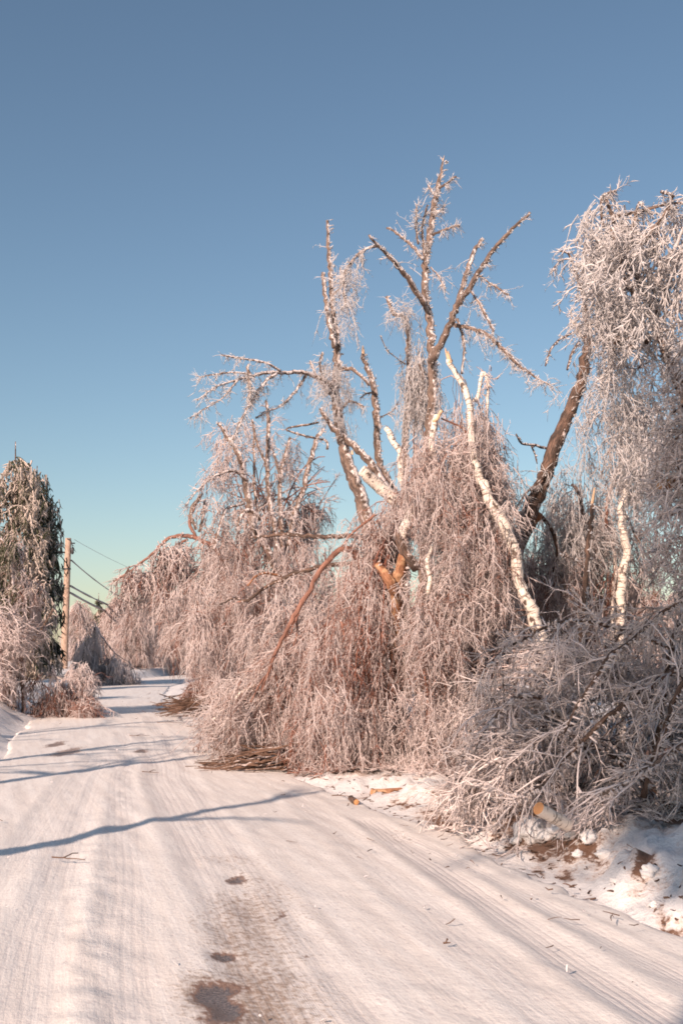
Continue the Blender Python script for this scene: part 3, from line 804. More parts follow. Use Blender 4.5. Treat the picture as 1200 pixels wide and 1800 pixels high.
# ---- arching birch farther along the road
D = 32.0
def crown_arch(b, p):
    weep(b, [(262, 1050), (270, 1010), (300, 970), (330, 955), (385, 940), (430, 960), (420, 1100), (400, 1170), (350, 1185), (335, 1165), (318, 1120), (300, 1070)], D, 1.0, 300, 9, .8, .014, kids=6, kid_len=.45, frost=(.56, .2))
    weep(b, [(345, 1215), (360, 1190), (385, 1180), (385, 1232), (350, 1238)], D - 2.5, .5, 40, 9, .4, .014, kids=5, frost=(.35, .15), lean=(-.6, 0, -.3))
    weep(b, [(215, 1022), (245, 995), (285, 958), (330, 948), (330, 985), (290, 1010), (250, 1025)], D - .4, .3, 60, 7, .7, .019, kids=5, kid_len=.3, frost=(.6, .2))
    c = P(*sample([(290, 1010), (330, 950), (400, 960), (390, 1120), (320, 1080)], 50), D + rng.normal(0, .8, 50))
    boughs(b, P(rng.uniform(370, 420, 50), rng.uniform(960, 1040, 50), np.full(50, D)), c, .026, .5)
build_tree('arching_birch', at_ground(415, D), 'birch bent over in an arch above the road verge near the wires', 'tree',
  ([(420, 1245, 22), (412, 1120, 18), (398, 1010, 13), (376, 965, 9), (357, 951, 8), (339, 943, 8), (312, 942, 7), (293, 949, 6), (272, 970, 5), (248, 989, 4), (227, 1005, 3), (200, 1023, 2)], D, D - .8),
  [([(345, 945, 6), (333, 917, 6), (343, 890, 5), (354, 872, 3)], D, D, dict(bark='red_bark', broken=.2)),
   ([(330, 948, 5), (305, 962, 4), (285, 985, 4), (270, 1010, 3)], D, D - .5, dict(fringe=(16, .5))),
   ([(390, 1010, 6), (350, 1065, 5), (305, 1090, 4), (275, 1098, 3)], D, D - 1.5, dict(bark='red_bark')),
   ([(400, 1080, 6), (380, 1120, 5), (360, 1180, 5), (350, 1230, 4)], D - .5, D - 2, dict(bark='birch')),
  ], bark='red_bark', crown=crown_arch)

# ---- tree with orange split trunk in the middle
D = 16.5
def crown_mid(b, p):
    weep(b, [(535, 1355), (525, 1290), (535, 1200), (560, 1130), (590, 1060), (620, 1020), (655, 1010), (668, 1045), (680, 1150), (680, 1230), (668, 1320), (640, 1352)], 15.2, .55, 280, 9, .75, .0075, loose=.3, kids=6, kid_len=.26, frost=(.52, .22), lean=(0, 0, -1))
    weep(b, [(540, 1250), (600, 1200), (660, 1220), (662, 1320), (600, 1340), (540, 1330)], 14.7, .25, 110, 9, .6, .0078, loose=.2, kids=6, kid_len=.2, frost=(.72, .16), lean=(0, 0, -1))
    weep(b, [(622, 905), (680, 880), (722, 900), (722, 960), (700, 990), (650, 1000), (615, 970)], D, .4, 90, 9, .5, .0075, loose=.35, kids=5, kid_len=.2, frost=(.68, .18))
    weep(b, [(580, 1000), (640, 985), (690, 990), (690, 1060), (600, 1060)], D - .4, .4, 60, 8, .6, .0075, loose=.3, kids=5, kid_len=.2, frost=(.6, .2))
    c = P(*sample([(560, 1130), (640, 1030), (690, 1060), (680, 1240), (580, 1280)], 50), 15.3 + rng.normal(0, .5, 50))
    boughs(b, P(rng.uniform(680, 705, 50), rng.uniform(930, 1060, 50), np.full(50, D)), c, .012, .5, .3)
build_tree('snapped_tree', at_ground(697, D), 'snapped tree with bare orange forked trunk in the middle of the tangle', 'tree',
  ([(694, 1340, 30), (696, 1200, 26), (697, 1117, 24), (695, 1067, 22), (697, 1029, 22), (705, 996, 20), (711, 972, 18)], D - .3, D - 2.0),
  [([(693, 1040, 18), (686, 1022, 18), (674, 1004, 16), (664, 990, 12)], D - 1.9, D - 1.9),
   ([(730, 1000, 17), (718, 980, 18), (707, 958, 18), (701, 935, 16)], D - 2.0, D - 2.0, dict(bark='dark_bark')),
   ([(702, 950, 14), (711, 930, 16), (721, 908, 16), (725, 888, 13)], D - 2.0, D - 2.0, dict(bark='birch', broken=.1)),
   ([(710, 983, 12), (680, 985, 10), (640, 989, 9), (590, 992, 8), (560, 998, 8), (520, 1007, 8), (496, 1018, 7), (467, 1031, 6), (437, 1055, 6), (424, 1054, 5), (411, 1052, 4), (387, 1063, 3)], D, D + .8, dict(bark='dark_bark', fringe=(20, .35))),
   ([(496, 1014, 5), (475, 1008, 5), (452, 1012, 4), (435, 1030, 3)], D + .6, D + .3, dict(fringe=(10, .3))),
   ([(697, 880, 24), (677, 863, 23), (653, 843, 22), (635, 826, 19)], D + 1, D + .8, dict(bark='birch', broken=.2)),
   ([(722, 905, 11), (708, 850, 12), (703, 807, 12), (697, 787, 11), (687, 767, 11), (679, 752, 10)], D - .5, D - .6, dict(bark='birch', broken=.22)),
   ([(690, 948, 6), (625, 942, 9), (565, 943, 8), (500, 940, 7), (440, 945, 4)], D + 1.5, D + 2.5, dict(bark='dark_bark', fringe=(20, .25))),
   ([(660, 905, 5), (650, 912, 5), (620, 935, 4), (600, 960, 3)], D - .5, D - .8, dict(bark='red_bark')),
   ([(696, 1060, 5), (690, 1110, 5), (670, 1140, 4), (640, 1160, 3)], D - .8, D - 1.4, dict(bark='red_bark')),
   ([(648, 1062, 6), (620, 1055, 6), (598, 1062, 5), (590, 1075, 4)], 15.6, 15.2, dict(bark='red_bark')),
   ([(588, 1150, 4), (596, 1200, 4), (580, 1240, 3), (565, 1290, 3)], 14.8, 14.7, dict(bark='red_bark')),
   ([(600, 1090, 5), (612, 1150, 4), (640, 1210, 4), (650, 1270, 3)], 14.9, 14.7, dict(bark='red_bark')),
  ], bark='orange_bark', twig='red_twig', crown=crown_mid)

# ---- red arched branch and fallen crown that reach the road
D = 16.8
def crown_fallen(b, p):
    weep(b, [(385, 1270), (385, 1235), (420, 1200), (460, 1170), (515, 1120), (570, 1085), (580, 1200), (550, 1270), (500, 1285), (420, 1280)], D - .2, .6, 210, 9, .7, .0078, lean=(-.5, 0, -.5), loose=.5, kids=6, kid_len=.28, frost=(.60, .2))
    weep(b, [(385, 1255), (410, 1225), (450, 1200), (480, 1190), (490, 1275), (430, 1290), (395, 1280)], D + .4, .6, 80, 8, .45, .009, lean=(-.7, 0, -.2), loose=.5, kids=6, kid_len=.3, frost=(.78, .14), droop=.9)
    weep(b, [(440, 1060), (500, 1040), (560, 1020), (580, 1100), (520, 1150), (450, 1140)], D + 1.4, .5, 80, 8, .7, .009, loose=.4, kids=5, kid_len=.28, frost=(.62, .2))
    c = P(*sample([(370, 1290), (470, 1180), (540, 1130), (540, 1290), (420, 1310)], 46), D + rng.normal(0, .5, 46))
    boughs(b, P(rng.uniform(520, 600, 46), rng.uniform(1080, 1180, 46), np.full(46, D + .3)), c, .014, .35, .4)
build_tree('fallen_birch', at_ground(600, D), 'fallen birch with a long reddish arched branch, crown lying on the road edge', 'tree',
  ([(640, 1325, 16), (638, 1200, 15), (634, 1080, 13), (628, 1000, 12), (618, 966, 11), (599, 967, 11), (578, 983, 10), (557, 1012, 9), (537, 1050, 9), (512, 1092, 8), (491, 1133, 7), (476, 1167, 6), (468, 1195, 5), (460, 1215, 4)], D, D - 1.2),
  [([(476, 1167, 4), (486, 1190, 4), (490, 1215, 3), (488, 1235, 2)], D - 1, D - 1.1),
   ([(470, 1185, 4), (455, 1205, 3), (440, 1235, 2)], D - 1.1, D - 1.3),
   ([(520, 1080, 4), (522, 1110, 3), (515, 1140, 2)], D - .8, D - .9),
   ([(480, 1190, 5), (430, 1215, 6), (395, 1245, 5), (375, 1265, 4)], D - .3, D - .6, dict(bark='birch')),
   ([(500, 1195, 7), (470, 1198, 8), (440, 1205, 7), (415, 1222, 5)], D + .4, D + .1, dict(bark='birch')),
  ], bark='red_bark', crown=crown_fallen, rime_on=False)

# ---- the big leaning birch with its weeping crown
D = 15.0
def crown_birch(b, p):
    body = [(745, 760), (775, 720), (815, 695), (845, 690), (866, 720), (872, 785), (893, 800), (890, 850), (885, 900), (898, 1000), (905, 1080), (890, 1150), (878, 1230), (862, 1300), (835, 1330), (790, 1352), (715, 1350), (705, 1300), (702, 1240), (712, 1180), (722, 1100), (736, 1000), (722, 900), (718, 820), (732, 775)]
    weep(b, body, D - .1, .6, 470, 9, .65, .0072, loose=.3, kids=6, kid_len=.22, frost=(.58, .2), lean=(0, 0, -.9))
    weep(b, [(735, 780), (800, 720), (865, 720), (885, 860), (880, 960), (740, 960), (720, 860)], D - .6, .3, 170, 8, .4, .0075, loose=.3, kids=6, kid_len=.16, frost=(.84, .14))
    weep(b, [(695, 1220), (740, 1190), (800, 1230), (830, 1330), (800, 1370), (710, 1360)], D - .9, .25, 110, 8, .5, .0075, loose=.35, kids=6, kid_len=.2, frost=(.70, .16))
    weep(b, [(780, 980), (860, 950), (890, 1040), (850, 1090), (790, 1070)], D - 1.0, .25, 70, 8, .45, .0080, loose=.4, kids=5, kid_len=.2, frost=(.82, .12))
    weep(b, [(730, 1020), (790, 1000), (800, 1180), (740, 1180)], D - .8, .3, 80, 8, .5, .0070, loose=.3, kids=6, kid_len=.2, frost=(.5, .2))
    c = P(*sample(body, 70), D - .2 + rng.normal(0, .5, 70))
    k = np.argmin(np.abs(p[0][0][None, :, 2] - (c[:, 2] + .35)[:, None]), 1)
    boughs(b, p[0][0][k], c, .010, .4, .55)
main_birch = [(1008, 1345, 26), (996, 1290, 26), (984, 1212, 25), (971, 1167, 25), (950, 1117, 25), (933, 1067, 25), (923, 1053, 24), (913, 1023, 24), (907, 987, 24), (893, 940, 25), (880, 910, 24), (863, 887, 23), (850, 853, 19), (837, 820, 16), (829, 777, 15), (827, 743, 14), (825, 710, 13), (817, 683, 13), (803, 663, 12), (791, 642, 11), (788, 632, 10)]
build_tree('leaning_birch', at_ground(1005, D), 'big white leaning birch with snapped top and thick weeping crown', 'tree',
  ([(x, y, w * .86) for x, y, w in main_birch], D - 1.3, D - 1.2),
  [([(829, 704, 6), (839, 698, 7), (842, 682, 7), (845, 662, 6), (851, 655, 6), (856, 668, 6), (857, 690, 5), (855, 717, 5), (853, 760, 4)], D - .1, D - .2, dict(bark='birch', fringe=(26, .3), kids=5)),
   ([(767, 850, 6), (762, 813, 9), (758, 787, 10), (760, 760, 10), (764, 740, 11), (768, 728, 10)], D - .6, D - .6, dict(bark='birch', broken=.16)),
   ([(762, 742, 6), (772, 730, 7), (778, 722, 6)], D - .6, D - .7, dict(bark='wood', broken=.08)),
   ([(815, 690, 6), (810, 672, 8), (812, 664, 7)], D - .15, D - .2, dict(bark='wood', broken=.1)),
   ([(880, 912, 8), (862, 905, 6), (850, 925, 5), (842, 955, 4)], D - .3, D - .9, dict(bark='birch')),
   ([(905, 1015, 6), (880, 1012, 5), (860, 1022, 4)], D - .3, D - .8, dict(bark='dark_bark')),
   ([(925, 1060, 6), (895, 1045, 5), (872, 1048, 4)], D - .3, D - .9, dict(bark='dark_bark')),
   ([(829, 790, 4), (815, 755, 4), (785, 740, 3), (775, 735, 3)], D - .3, D - .6, dict(bark='red_bark')),
   ([(890, 880, 4), (870, 830, 4), (862, 800, 4), (880, 790, 3)], D - .2, D - .4, dict(bark='bark', fringe=(20, .2))),
   ([(760, 960, 6), (752, 985, 8), (755, 1020, 9), (752, 1045, 7)], D - .9, D - .9, dict(bark='birch')),
   ([(742, 1090, 4), (750, 1120, 4), (752, 1150, 4), (760, 1180, 3)], D - 1.0, D - 1.0, dict(bark='birch')),
   ([(745, 1180, 4), (752, 1230, 4), (748, 1270, 3)], D - 1.1, D - 1.1, dict(bark='red_bark')),
  ], bark='birch', crown=crown_birch, broken=.13, rime_on=False)

# ---- dark trunk leaning to the right
D = 16.4
def crown_lean(b, p):
    weep(b, [(960, 790), (1000, 745), (1040, 640), (1105, 650), (1112, 760), (1060, 800), (1015, 880), (965, 960), (935, 950)], D + .1, .4, 40, 7, .55, .007, loose=.3, kids=5, kid_len=.2, frost=(.78, .15))
    weep(b, [(985, 860), (1030, 830), (1045, 930), (1010, 980), (975, 970)], D + .3, .4, 46, 8, .6, .0075, frost=(.7, .16), kids=6)
build_tree('leaning_tree', at_ground(872, D), 'dark brown trunk leaning right with a broken fork high against the sky', 'tree',
  ([(868, 1330, 34), (872, 1150, 32), (890, 1020, 30), (912, 952, 30), (930, 900, 29), (943, 872, 27), (960, 830, 26), (970, 793, 25), (987, 753, 24), (1003, 713, 22), (1020, 673, 20), (1027, 633, 18), (1033, 587, 15), (1030, 550, 12), (1023, 510, 9), (1010, 480, 6), (1003, 453, 5), (993, 443, 4), (980, 442, 3)], D - .6, D - 1.4),
  [([(1024, 512, 6), (1025, 480, 6), (1025, 460, 5), (1028, 433, 4)], D - .8, D - .7),
   ([(1003, 455, 4), (985, 458, 3), (966, 480, 3)], D - .8, D - 1.0, dict(fringe=(8, .12))),
   ([(1027, 580, 5), (1013, 582, 4), (990, 593, 4), (970, 610, 4), (957, 643, 3)], D - .8, D - 1.4, dict(fringe=(5, .12))),
   ([(965, 790, 5), (940, 783, 5), (917, 780, 4), (907, 763, 3)], D - .6, D - 1.4, dict(bark='dark_bark')),
   ([(932, 783, 3), (940, 800, 3), (943, 815, 2)], D - .9, D - 1.0),
   ([(1040, 615, 6), (1023, 593, 6), (1002, 560, 5)], D - .9, D - 1.2, dict(bark='birch', fringe=(6, .1))),
   ([(1018, 600, 5), (1005, 620, 5), (996, 650, 4)], D - .8, D - 1.2),
   ([(920, 940, 18), (938, 915, 18), (948, 902, 14)], D - .7, D - .8, dict(bark='orange_bark', broken=.05)),
   ([(948, 905, 7), (962, 920, 8), (975, 945, 8), (980, 985, 7), (970, 1005, 6)], D - .6, D - .2, dict(fringe=(14, .3))),
   ([(1005, 850, 6), (1016, 868, 7), (1022, 890, 6), (1023, 930, 6)], D, D - .1, dict(bark='dark_bark')),
   ([(985, 760, 4), (960, 830, 4), (925, 865, 3), (905, 895, 2)], D - .9, D - 1.4, dict(fringe=(24, .25))),
   ([(940, 870, 4), (915, 900, 3), (890, 905, 3)], D - .9, D - 1.2, dict(fringe=(14, .2))),
  ], bark='dark_bark', twig='rime', crown=crown_lean)

# ---- snapped pole-like stem in front of it
D = 13.2
build_tree('snapped_sapling', at_ground(1020, D), 'thin straight dark stem with a pale splintered tip above the brush pile', 'tree',
  ([(1012, 1370, 11), (1018, 1200, 10), (1025, 1087, 10), (1029, 1017, 9), (1033, 954, 8), (1039, 900, 7), (1041, 885, 6)], D, D - .3),
  [([(1030, 1000, 3), (1010, 985, 2), (985, 975, 2)], D - .2, D - .3), ([(1034, 950, 3), (1042, 925, 3)], D - .2, D - .2)],
  bark='dark_bark', twig='rime', broken=.2)

# ---- white birch pair at the right
D = 17.0
def crown_right(b, p):
    weep(b, [(1060, 850), (1110, 800), (1150, 830), (1160, 900), (1140, 1000), (1100, 1060), (1060, 1060), (1045, 960)], D + .2, .4, 50, 7, .5, .0072, loose=.3, kids=6, kid_len=.2, frost=(.72, .16))
    weep(b, [(900, 985), (960, 960), (1010, 985), (1060, 985), (1110, 1010), (1170, 1050), (1190, 1110), (1000, 1120), (940, 1100), (910, 1050)], D + .3, .7, 200, 9, .7, .0085, loose=.4, kids=6, kid_len=.26, frost=(.66, .18))
build_tree('birch', at_ground(1090, D), 'white birch with peeling bark behind the brush pile beside the picture edge', 'tree',
  ([(1090, 1325, 18), (1090, 1150, 17), (1092, 1017, 16), (1102, 975, 15), (1096, 942, 15), (1094, 900, 14), (1097, 867, 14), (1110, 833, 13), (1120, 800, 12), (1128, 770, 10), (1135, 730, 8)], D - .7, D - .8),
  [([(1073, 1120, 7), (1077, 1050, 7), (1081, 1004, 7), (1077, 958, 6), (1075, 945, 4)], D - .3, D - .3, dict(bark='birch', broken=.1)),
   ([(1066, 930, 6), (1066, 885, 6), (1073, 860, 6), (1088, 817, 5), (1090, 773, 4)], D - .4, D - .5, dict(bark='red_bark', fringe=(10, .2))),
   ([(1098, 900, 4), (1115, 940, 4), (1128, 965, 3), (1135, 1010, 2)], D - .3, D - .6, dict(bark='dark_bark')),
   ([(1140, 1030, 4), (1155, 1000, 4), (1185, 965, 4)], D - 3, D - 3.5, dict(bark='dark_bark', fringe=(10, .2))),
  ], bark='birch', crown=crown_right, rime_on=False)

# ---- frost laden crown at the top right
D = 14.0
def crown_top(b, p):
    poly = [(1048, 350), (1085, 365), (1110, 395), (1150, 365), (1185, 345), (1260, 340), (1260, 640), (1150, 610), (1105, 650), (1062, 610), (1040, 500), (1034, 430)]
    weep(b, poly, D, .6, 140, 7, .40, .0135, loose=.6, kids=6, kid_len=.15, frost=(.9, .12), wander=.2, lean=(0, 0, -.4), grand=2, droop=4.5, kid_droop=2.5)
    weep(b, [(1035, 420), (1090, 380), (1100, 560), (1050, 600)], D - .3, .3, 30, 7, .32, .011, loose=.5, kids=6, kid_len=.18, frost=(.9, .1), wander=.3, grand=2)
    weep(b, [(1050, 600), (1130, 620), (1165, 700), (1150, 830), (1110, 850), (1085, 800), (1050, 700)], D + .3, .35, 58, 7, .45, .008, loose=.3, kids=6, kid_len=.16, frost=(.85, .1))
    c = P(*sample(poly, 40), D + rng.normal(0, .5, 40))
    boughs(b, P(rng.uniform(1090, 1160, 40), rng.uniform(430, 640, 40), np.full(40, D)), c, .03, .2, .85)
build_tree('frosted_tree', at_ground(1262, D), 'tall tree with thick white frost clumps in its crown at upper right', 'tree',
  ([(1262, 1360, 36), (1258, 1100, 32), (1246, 900, 28), (1218, 750, 22), (1170, 620, 18), (1122, 500, 14), (1088, 420, 11), (1072, 370, 9), (1062, 345, 6)], D, D),
  [([(1060, 400, 5), (1055, 370, 5), (1058, 345, 5), (1066, 340, 4), (1082, 335, 4)], D - .1, D - .2, dict(fringe=(30, .14), rad=.01)),
   ([(1075, 380, 6), (1113, 374, 7), (1145, 366, 6), (1180, 358, 5), (1210, 355, 4)], D - .1, D - .6, dict(fringe=(26, .2), rad=.012)),
   ([(1100, 470, 6), (1112, 400, 6), (1122, 356, 5), (1130, 362, 4)], D - .2, D - .4, dict(fringe=(22, .1), rad=.012)),
   ([(1120, 440, 10), (1140, 410, 9), (1165, 380, 8), (1182, 345, 7), (1160, 338, 6)], D - .2, D - .7, dict(fringe=(40, .16), rad=.012, bark='bark')),
   ([(1115, 520, 10), (1090, 470, 9), (1075, 400, 7)], D - .2, D - .5, dict(bark='bark')),
   ([(1140, 600, 12), (1100, 590, 12), (1080, 600, 13), (1075, 620, 9)], D - .3, D - .7, dict(bark='dark_bark', fringe=(20, .3), rad=.01)),
   ([(1150, 560, 9), (1175, 500, 9), (1200, 440, 8)], D, D + .6, dict(bark='bark', fringe=(30, .3), rad=.012)),
   ([(1135, 590, 8), (1120, 580, 12), (1108, 590, 12), (1105, 610, 8)], D - .6, D - .8, dict(fringe=(40, .2), rad=.012)),
  ], bark='bark', twig='rime', crown=crown_top)

# ---- the shaded hanging boughs at the right edge
D = 9.4
def crown_fringe(b, p):
    poly = [(1156, 650), (1170, 610), (1195, 580), (1300, 540), (1300, 960), (1230, 990), (1188, 950), (1180, 880), (1174, 800), (1164, 720)]
    weep(b, poly, D, .4, 120, 7, .26, .0085, loose=.5, kids=8, kid_len=.10, frost=(.78, .12), wander=.25, lean=(-.5, -.1, -.35), droop=1.5, kid_droop=.4, grand=2)
    weep(b, [(1168, 960), (1200, 950), (1200, 1060), (1175, 1040)], D, .2, 8, 6, .2, .008, kids=6, kid_len=.08, frost=(.8, .1))
fr_root, fr_p = build_tree('hemlock', at_ground(1330, D), 'shaded evergreen with drooping rime-covered boughs cut off by the picture edge', 'tree',
  ([(1345, 1480, 60), (1340, 1100, 54), (1330, 800, 44), (1320, 500, 34), (1312, 200, 22), (1308, 60, 10)], D, D),
  [([(1330, 560 + 48 * k, 12), (1275 - 4 * (k % 3), 575 + 50 * k, 9), (1225, 600 + 48 * k, 7), (1180 + 6 * (k % 2), 640 + 44 * k, 4)], D, D - .5 + .25 * (k % 3), dict(fringe=(30, .2), rad=.009, kids=6)) for k in range(8)]
  + [([(1300, 800, 14), (1230, 830, 16), (1185, 850, 18), (1156, 852, 17)], D + .2, D + .1, dict(bark='orange_bark'))],
  bark='dark_bark', twig='grey_twig', crown=crown_fringe)

# ================================================================== BRUSH PILE OF FALLEN LIMBS ON THE RIGHT BANK
def fallen(label, path, d0, d1, width_scale=1.0, n=26, ln=.55, rad=.011, frost=(.72, .2), twig='grey_twig', bark='dark_bark', side=.7, droop=1.0, extra=None, name='fallen_limb', kid_len=.22):
    p, r = limb_path(path, d0, d1)
    foot = p[0]
    root = empty(name, (foot[0], foot[1], Hs(foot[0], foot[1])), label, 'branch', 'fallen limbs in the brush pile on the right bank')
    tb = Bag(); tb.add(p[None], r[None] * width_scale, 8, .4, cap=True); tb.build('stem', M[bark], root)
    cb = Bag()
    n = int(n * .75)
    c, t = along(p[None], n, 0.12, 1.0)
    droop = droop * 1.4
    q = spray(cb, c, fork(t, .4, 1.3 * side / .7), ln * 1.35, rad * 1.12, kids=6, kid_len=kid_len, droop=droop, kid_droop=1.4, frost=frost, K=8, sides=5, wander=.12, grand=2, spread=1.0)
    # second order side shoots
    c2, t2 = along(q, 1, .3, 1)
    spray(cb, c2, fork(t2, .4, 1.0), ln * .55, rad * .8, kids=5, kid_len=kid_len * .7, droop=droop, kid_droop=.8, frost=frost, K=5, wander=.1, grand=1, spread=.9)
    rime(cb, p, r, 50, .05)
    if extra: extra(cb)
    cb.build('twigs', M[twig], root)
    return root
fallen('long dark limb arching across the top of the brush pile', [(1230, 1160, 9), (1148, 1127, 8), (1108, 1112, 7), (1067, 1100, 7), (1033, 1092, 6), (992, 1092, 6), (958, 1102, 5), (929, 1119, 5), (887, 1142, 4), (850, 1175, 3)], 10.0, 9.4, n=16, ln=.35, rad=.008)
fallen('second dark limb sloping down through the brush pile from its top right', [(1240, 1030, 9), (1175, 1070, 8), (1137, 1100, 7), (1100, 1133, 7), (1071, 1150, 7), (1054, 1175, 6), (1033, 1212, 6), (1008, 1250, 5), (990, 1290, 4)], 9.6, 9.2, n=22, ln=.4, rad=.009)
fallen('thick dark limb lying diagonally across the front of the brush pile', [(1240, 1145, 13), (1150, 1200, 11), (1108, 1229, 10), (1067, 1258, 9), (1033, 1292, 8), (992, 1333, 7), (967, 1367, 6), (933, 1392, 4), (900, 1402, 3)], 9.6, 9.3, n=30, ln=.45)
fallen('whitened limb low in the brush pile at its right end', [(1260, 1270, 12), (1171, 1329, 10), (1129, 1358, 9), (1087, 1383, 7), (1050, 1400, 4)], 9.0, 8.9, n=20, ln=.35, bark='bark', frost=(.8, .12))
fallen('frost-white limb with drooping tips at the left end of the brush pile', [(1010, 1300, 12), (960, 1235, 11), (920, 1222, 10), (890, 1240, 8), (862, 1270, 7), (840, 1310, 5), (825, 1350, 3)], 10.8, 10.2, n=44, ln=.5, frost=(.82, .12), bark='bark', droop=1.4)
fallen('frosted limb lit by the sun in the upper middle of the brush pile', [(1130, 1250, 12), (1080, 1190, 11), (1030, 1160, 10), (980, 1150, 8), (940, 1170, 6), (905, 1200, 4)], 11.6, 11.0, n=60, ln=.5, frost=(.85, .1), bark='bark')
fallen('frosted limb standing up at the back right of the brush pile', [(1150, 1320, 14), (1165, 1220, 12), (1180, 1130, 10), (1210, 1060, 7), (1235, 1020, 4)], 10.8, 10.4, n=60, ln=.5, frost=(.72, .15))
fallen('limb with matted twigs in the dark centre of the brush pile', [(1180, 1420, 13), (1110, 1350, 12), (1050, 1310, 10), (990, 1290, 8), (930, 1300, 6), (880, 1340, 4)], 10.3, 9.9, n=70, ln=.5, frost=(.66, .18))
fallen('low limb with twigs spilling onto the snow bank', [(1100, 1440, 11), (1020, 1400, 10), (950, 1375, 9), (890, 1370, 7), (840, 1385, 5), (800, 1400, 3)], 10.2, 10.4, n=60, ln=.42, frost=(.74, .15), droop=1.5)
fallen('bottom limb half buried at the right foot of the brush pile', [(1260, 1440, 12), (1180, 1430, 11), (1120, 1425, 9), (1070, 1440, 7), (1040, 1462, 4)], 9.4, 9.3, n=44, ln=.35, frost=(.6, .2), droop=1.4)
fallen('limb leaning out of the brush pile at the picture edge', [(1130, 1400, 12), (1160, 1300, 11), (1195, 1210, 10), (1250, 1120, 7)], 9.2, 8.8, n=30, ln=.45, frost=(.68, .16))
fallen('limb with reddish twigs behind the left half of the brush pile', [(1050, 1350, 12), (990, 1280, 11), (930, 1250, 9), (890, 1290, 7), (870, 1350, 4)], 12.0, 11.6, n=70, ln=.5, frost=(.5, .2), twig='birch_twig')
def shade_fill(b):
    weep(b, [(870, 1180), (940, 1130), (1050, 1110), (1150, 1080), (1280, 1060), (1280, 1420), (1150, 1440), (1000, 1400), (900, 1390), (850, 1330)], 11.3, .5, 110, 8, .55, .0105, lean=(-.35, -.1, -.4), loose=.6, kids=6, kid_len=.22, frost=(.66, .18), grand=1, droop=1.5, kid_droop=1.5)
fallen('tangled bough filling the back of the brush pile', [(1250, 1400, 16), (1180, 1300, 14), (1100, 1200, 12), (1030, 1170, 8), (960, 1200, 5)], 11.4, 11.0, n=40, ln=.5, extra=shade_fill)

# ================================================================== LOGS AND BRUSH ON THE SNOW
def log(name, label, path, d0, d1, bark, cut=True, group=None):
    p, r = limb_path(path, d0, d1, step=.03, rough=.006, jit=.001)
    root = empty(name, (p[0][0], p[0][1], Hs(p[0][0], p[0][1])), label, 'log', group)
    b = Bag(); b.add(p[None], r[None], 14, .2); b.build('bark', M[bark], root)
    for e, s in ((0, 1), (-1, -1)):
        t = unit(p[2] - p[0]) if e == 0 else unit(p[-1] - p[-3])
        c = p[e] + t * 0.004 * s
        u = unit(np.cross(t, [0, 0.2, 1])); w = np.cross(t, u)
        ring = [c + (u * math.cos(a) + w * math.sin(a)) * r[e] * 0.99 for a in np.linspace(0, 2 * math.pi, 16)[:-1]]
        v = [c - t * s * 0.006] + ring
        f = [(0, i + 1, (i + 1) % 15 + 1) for i in range(15)]
        mesh_obj('sawn_end', v, f, M['cut'], root, smooth=False)
    return root
log('log', 'short birch log with bright orange sawn end resting against the brush pile', [(945, 1421, 23), (956, 1427, 23), (970, 1435, 22.5), (986, 1444, 22), (998, 1451, 21.5)], 8.7, 8.9, 'birch')
log('log', 'split pale log lying on the snow below the weeping birch', [(652, 1393, 12), (665, 1394, 14), (690, 1392, 13), (706, 1390, 11)], 13.0, 13.1, 'orange_bark')
log('log', 'thin whitish stick of firewood beside the split log', [(672, 1378, 6), (690, 1382, 7), (712, 1385, 6)], 13.4, 13.3, 'birch')
log('log', 'small dark round stump piece alone on the snow', [(616, 1403, 10), (621, 1407, 11), (626, 1410, 10)], 12.2, 12.0, 'dark_bark')

# heap of dark sticks at the foot of the fallen birch
rootp = P(445, 1325, 16.0)
pile = empty('brush_heap', (rootp[0], rootp[1], 0.0), 'heap of dark brown cut sticks at the foot of the fallen birch', 'brush heap')
hb = Bag()
n = 130
cx = rng.uniform(385, 510, n); cd = rng.uniform(15.0, 16.0, n)
c = P(cx, 1300, cd); c[:, 2] = 0.04 + rng.random(n) * 0.28 * sstep(375, 480, cx)
az = rng.normal(math.pi, .45, n); ln = rng.uniform(.35, .95, n)
K = 5
tt = np.linspace(-.5, .5, K)[None, :, None]
dirv = np.stack([np.cos(az), np.sin(az), rng.normal(-.1, .14, n)], -1)
p = c[:, None] + dirv[:, None] * tt * ln[:, None, None] + rng.normal(0, .012, (n, K, 3))
p[..., 2] = np.maximum(p[..., 2], .035)
hb.add(p, np.linspace(.012, .006, K)[None] * rng.uniform(.6, 1.6, (n, 1)), 5, rng.uniform(.1, .75, n))
o = hb.build('sticks', M['bare_stick'], pile); o['kind'] = 'stuff'
# second, darker mat of brush farther along
rootp = P(330, 1240, 30.0)
pile = empty('brush_heap', (rootp[0], rootp[1], 0.0), 'reddish brush heap at the road edge below the arching birch', 'brush heap')
hb = Bag(); n = 120
cx = rng.uniform(312, 370, n); cd = rng.uniform(26.5, 31, n)
c = P(cx, 1240, cd); c[:, 2] = .05 + rng.random(n) * .35
dirv = np.stack([rng.normal(-1, .3, n), rng.normal(0, .4, n), rng.normal(-.15, .25, n)], -1)
p = c[:, None] + dirv[:, None] * tt * rng.uniform(.5, 1.3, n)[:, None, None] + rng.normal(0, .02, (n, K, 3))
p[..., 2] = np.maximum(p[..., 2], .04)
hb.add(p, np.linspace(.014, .007, K)[None] * rng.uniform(.6, 1.5, (n, 1)), 4, rng.uniform(0, .5, n))
o = hb.build('sticks', M['bare_stick'], pile); o['kind'] = 'stuff'

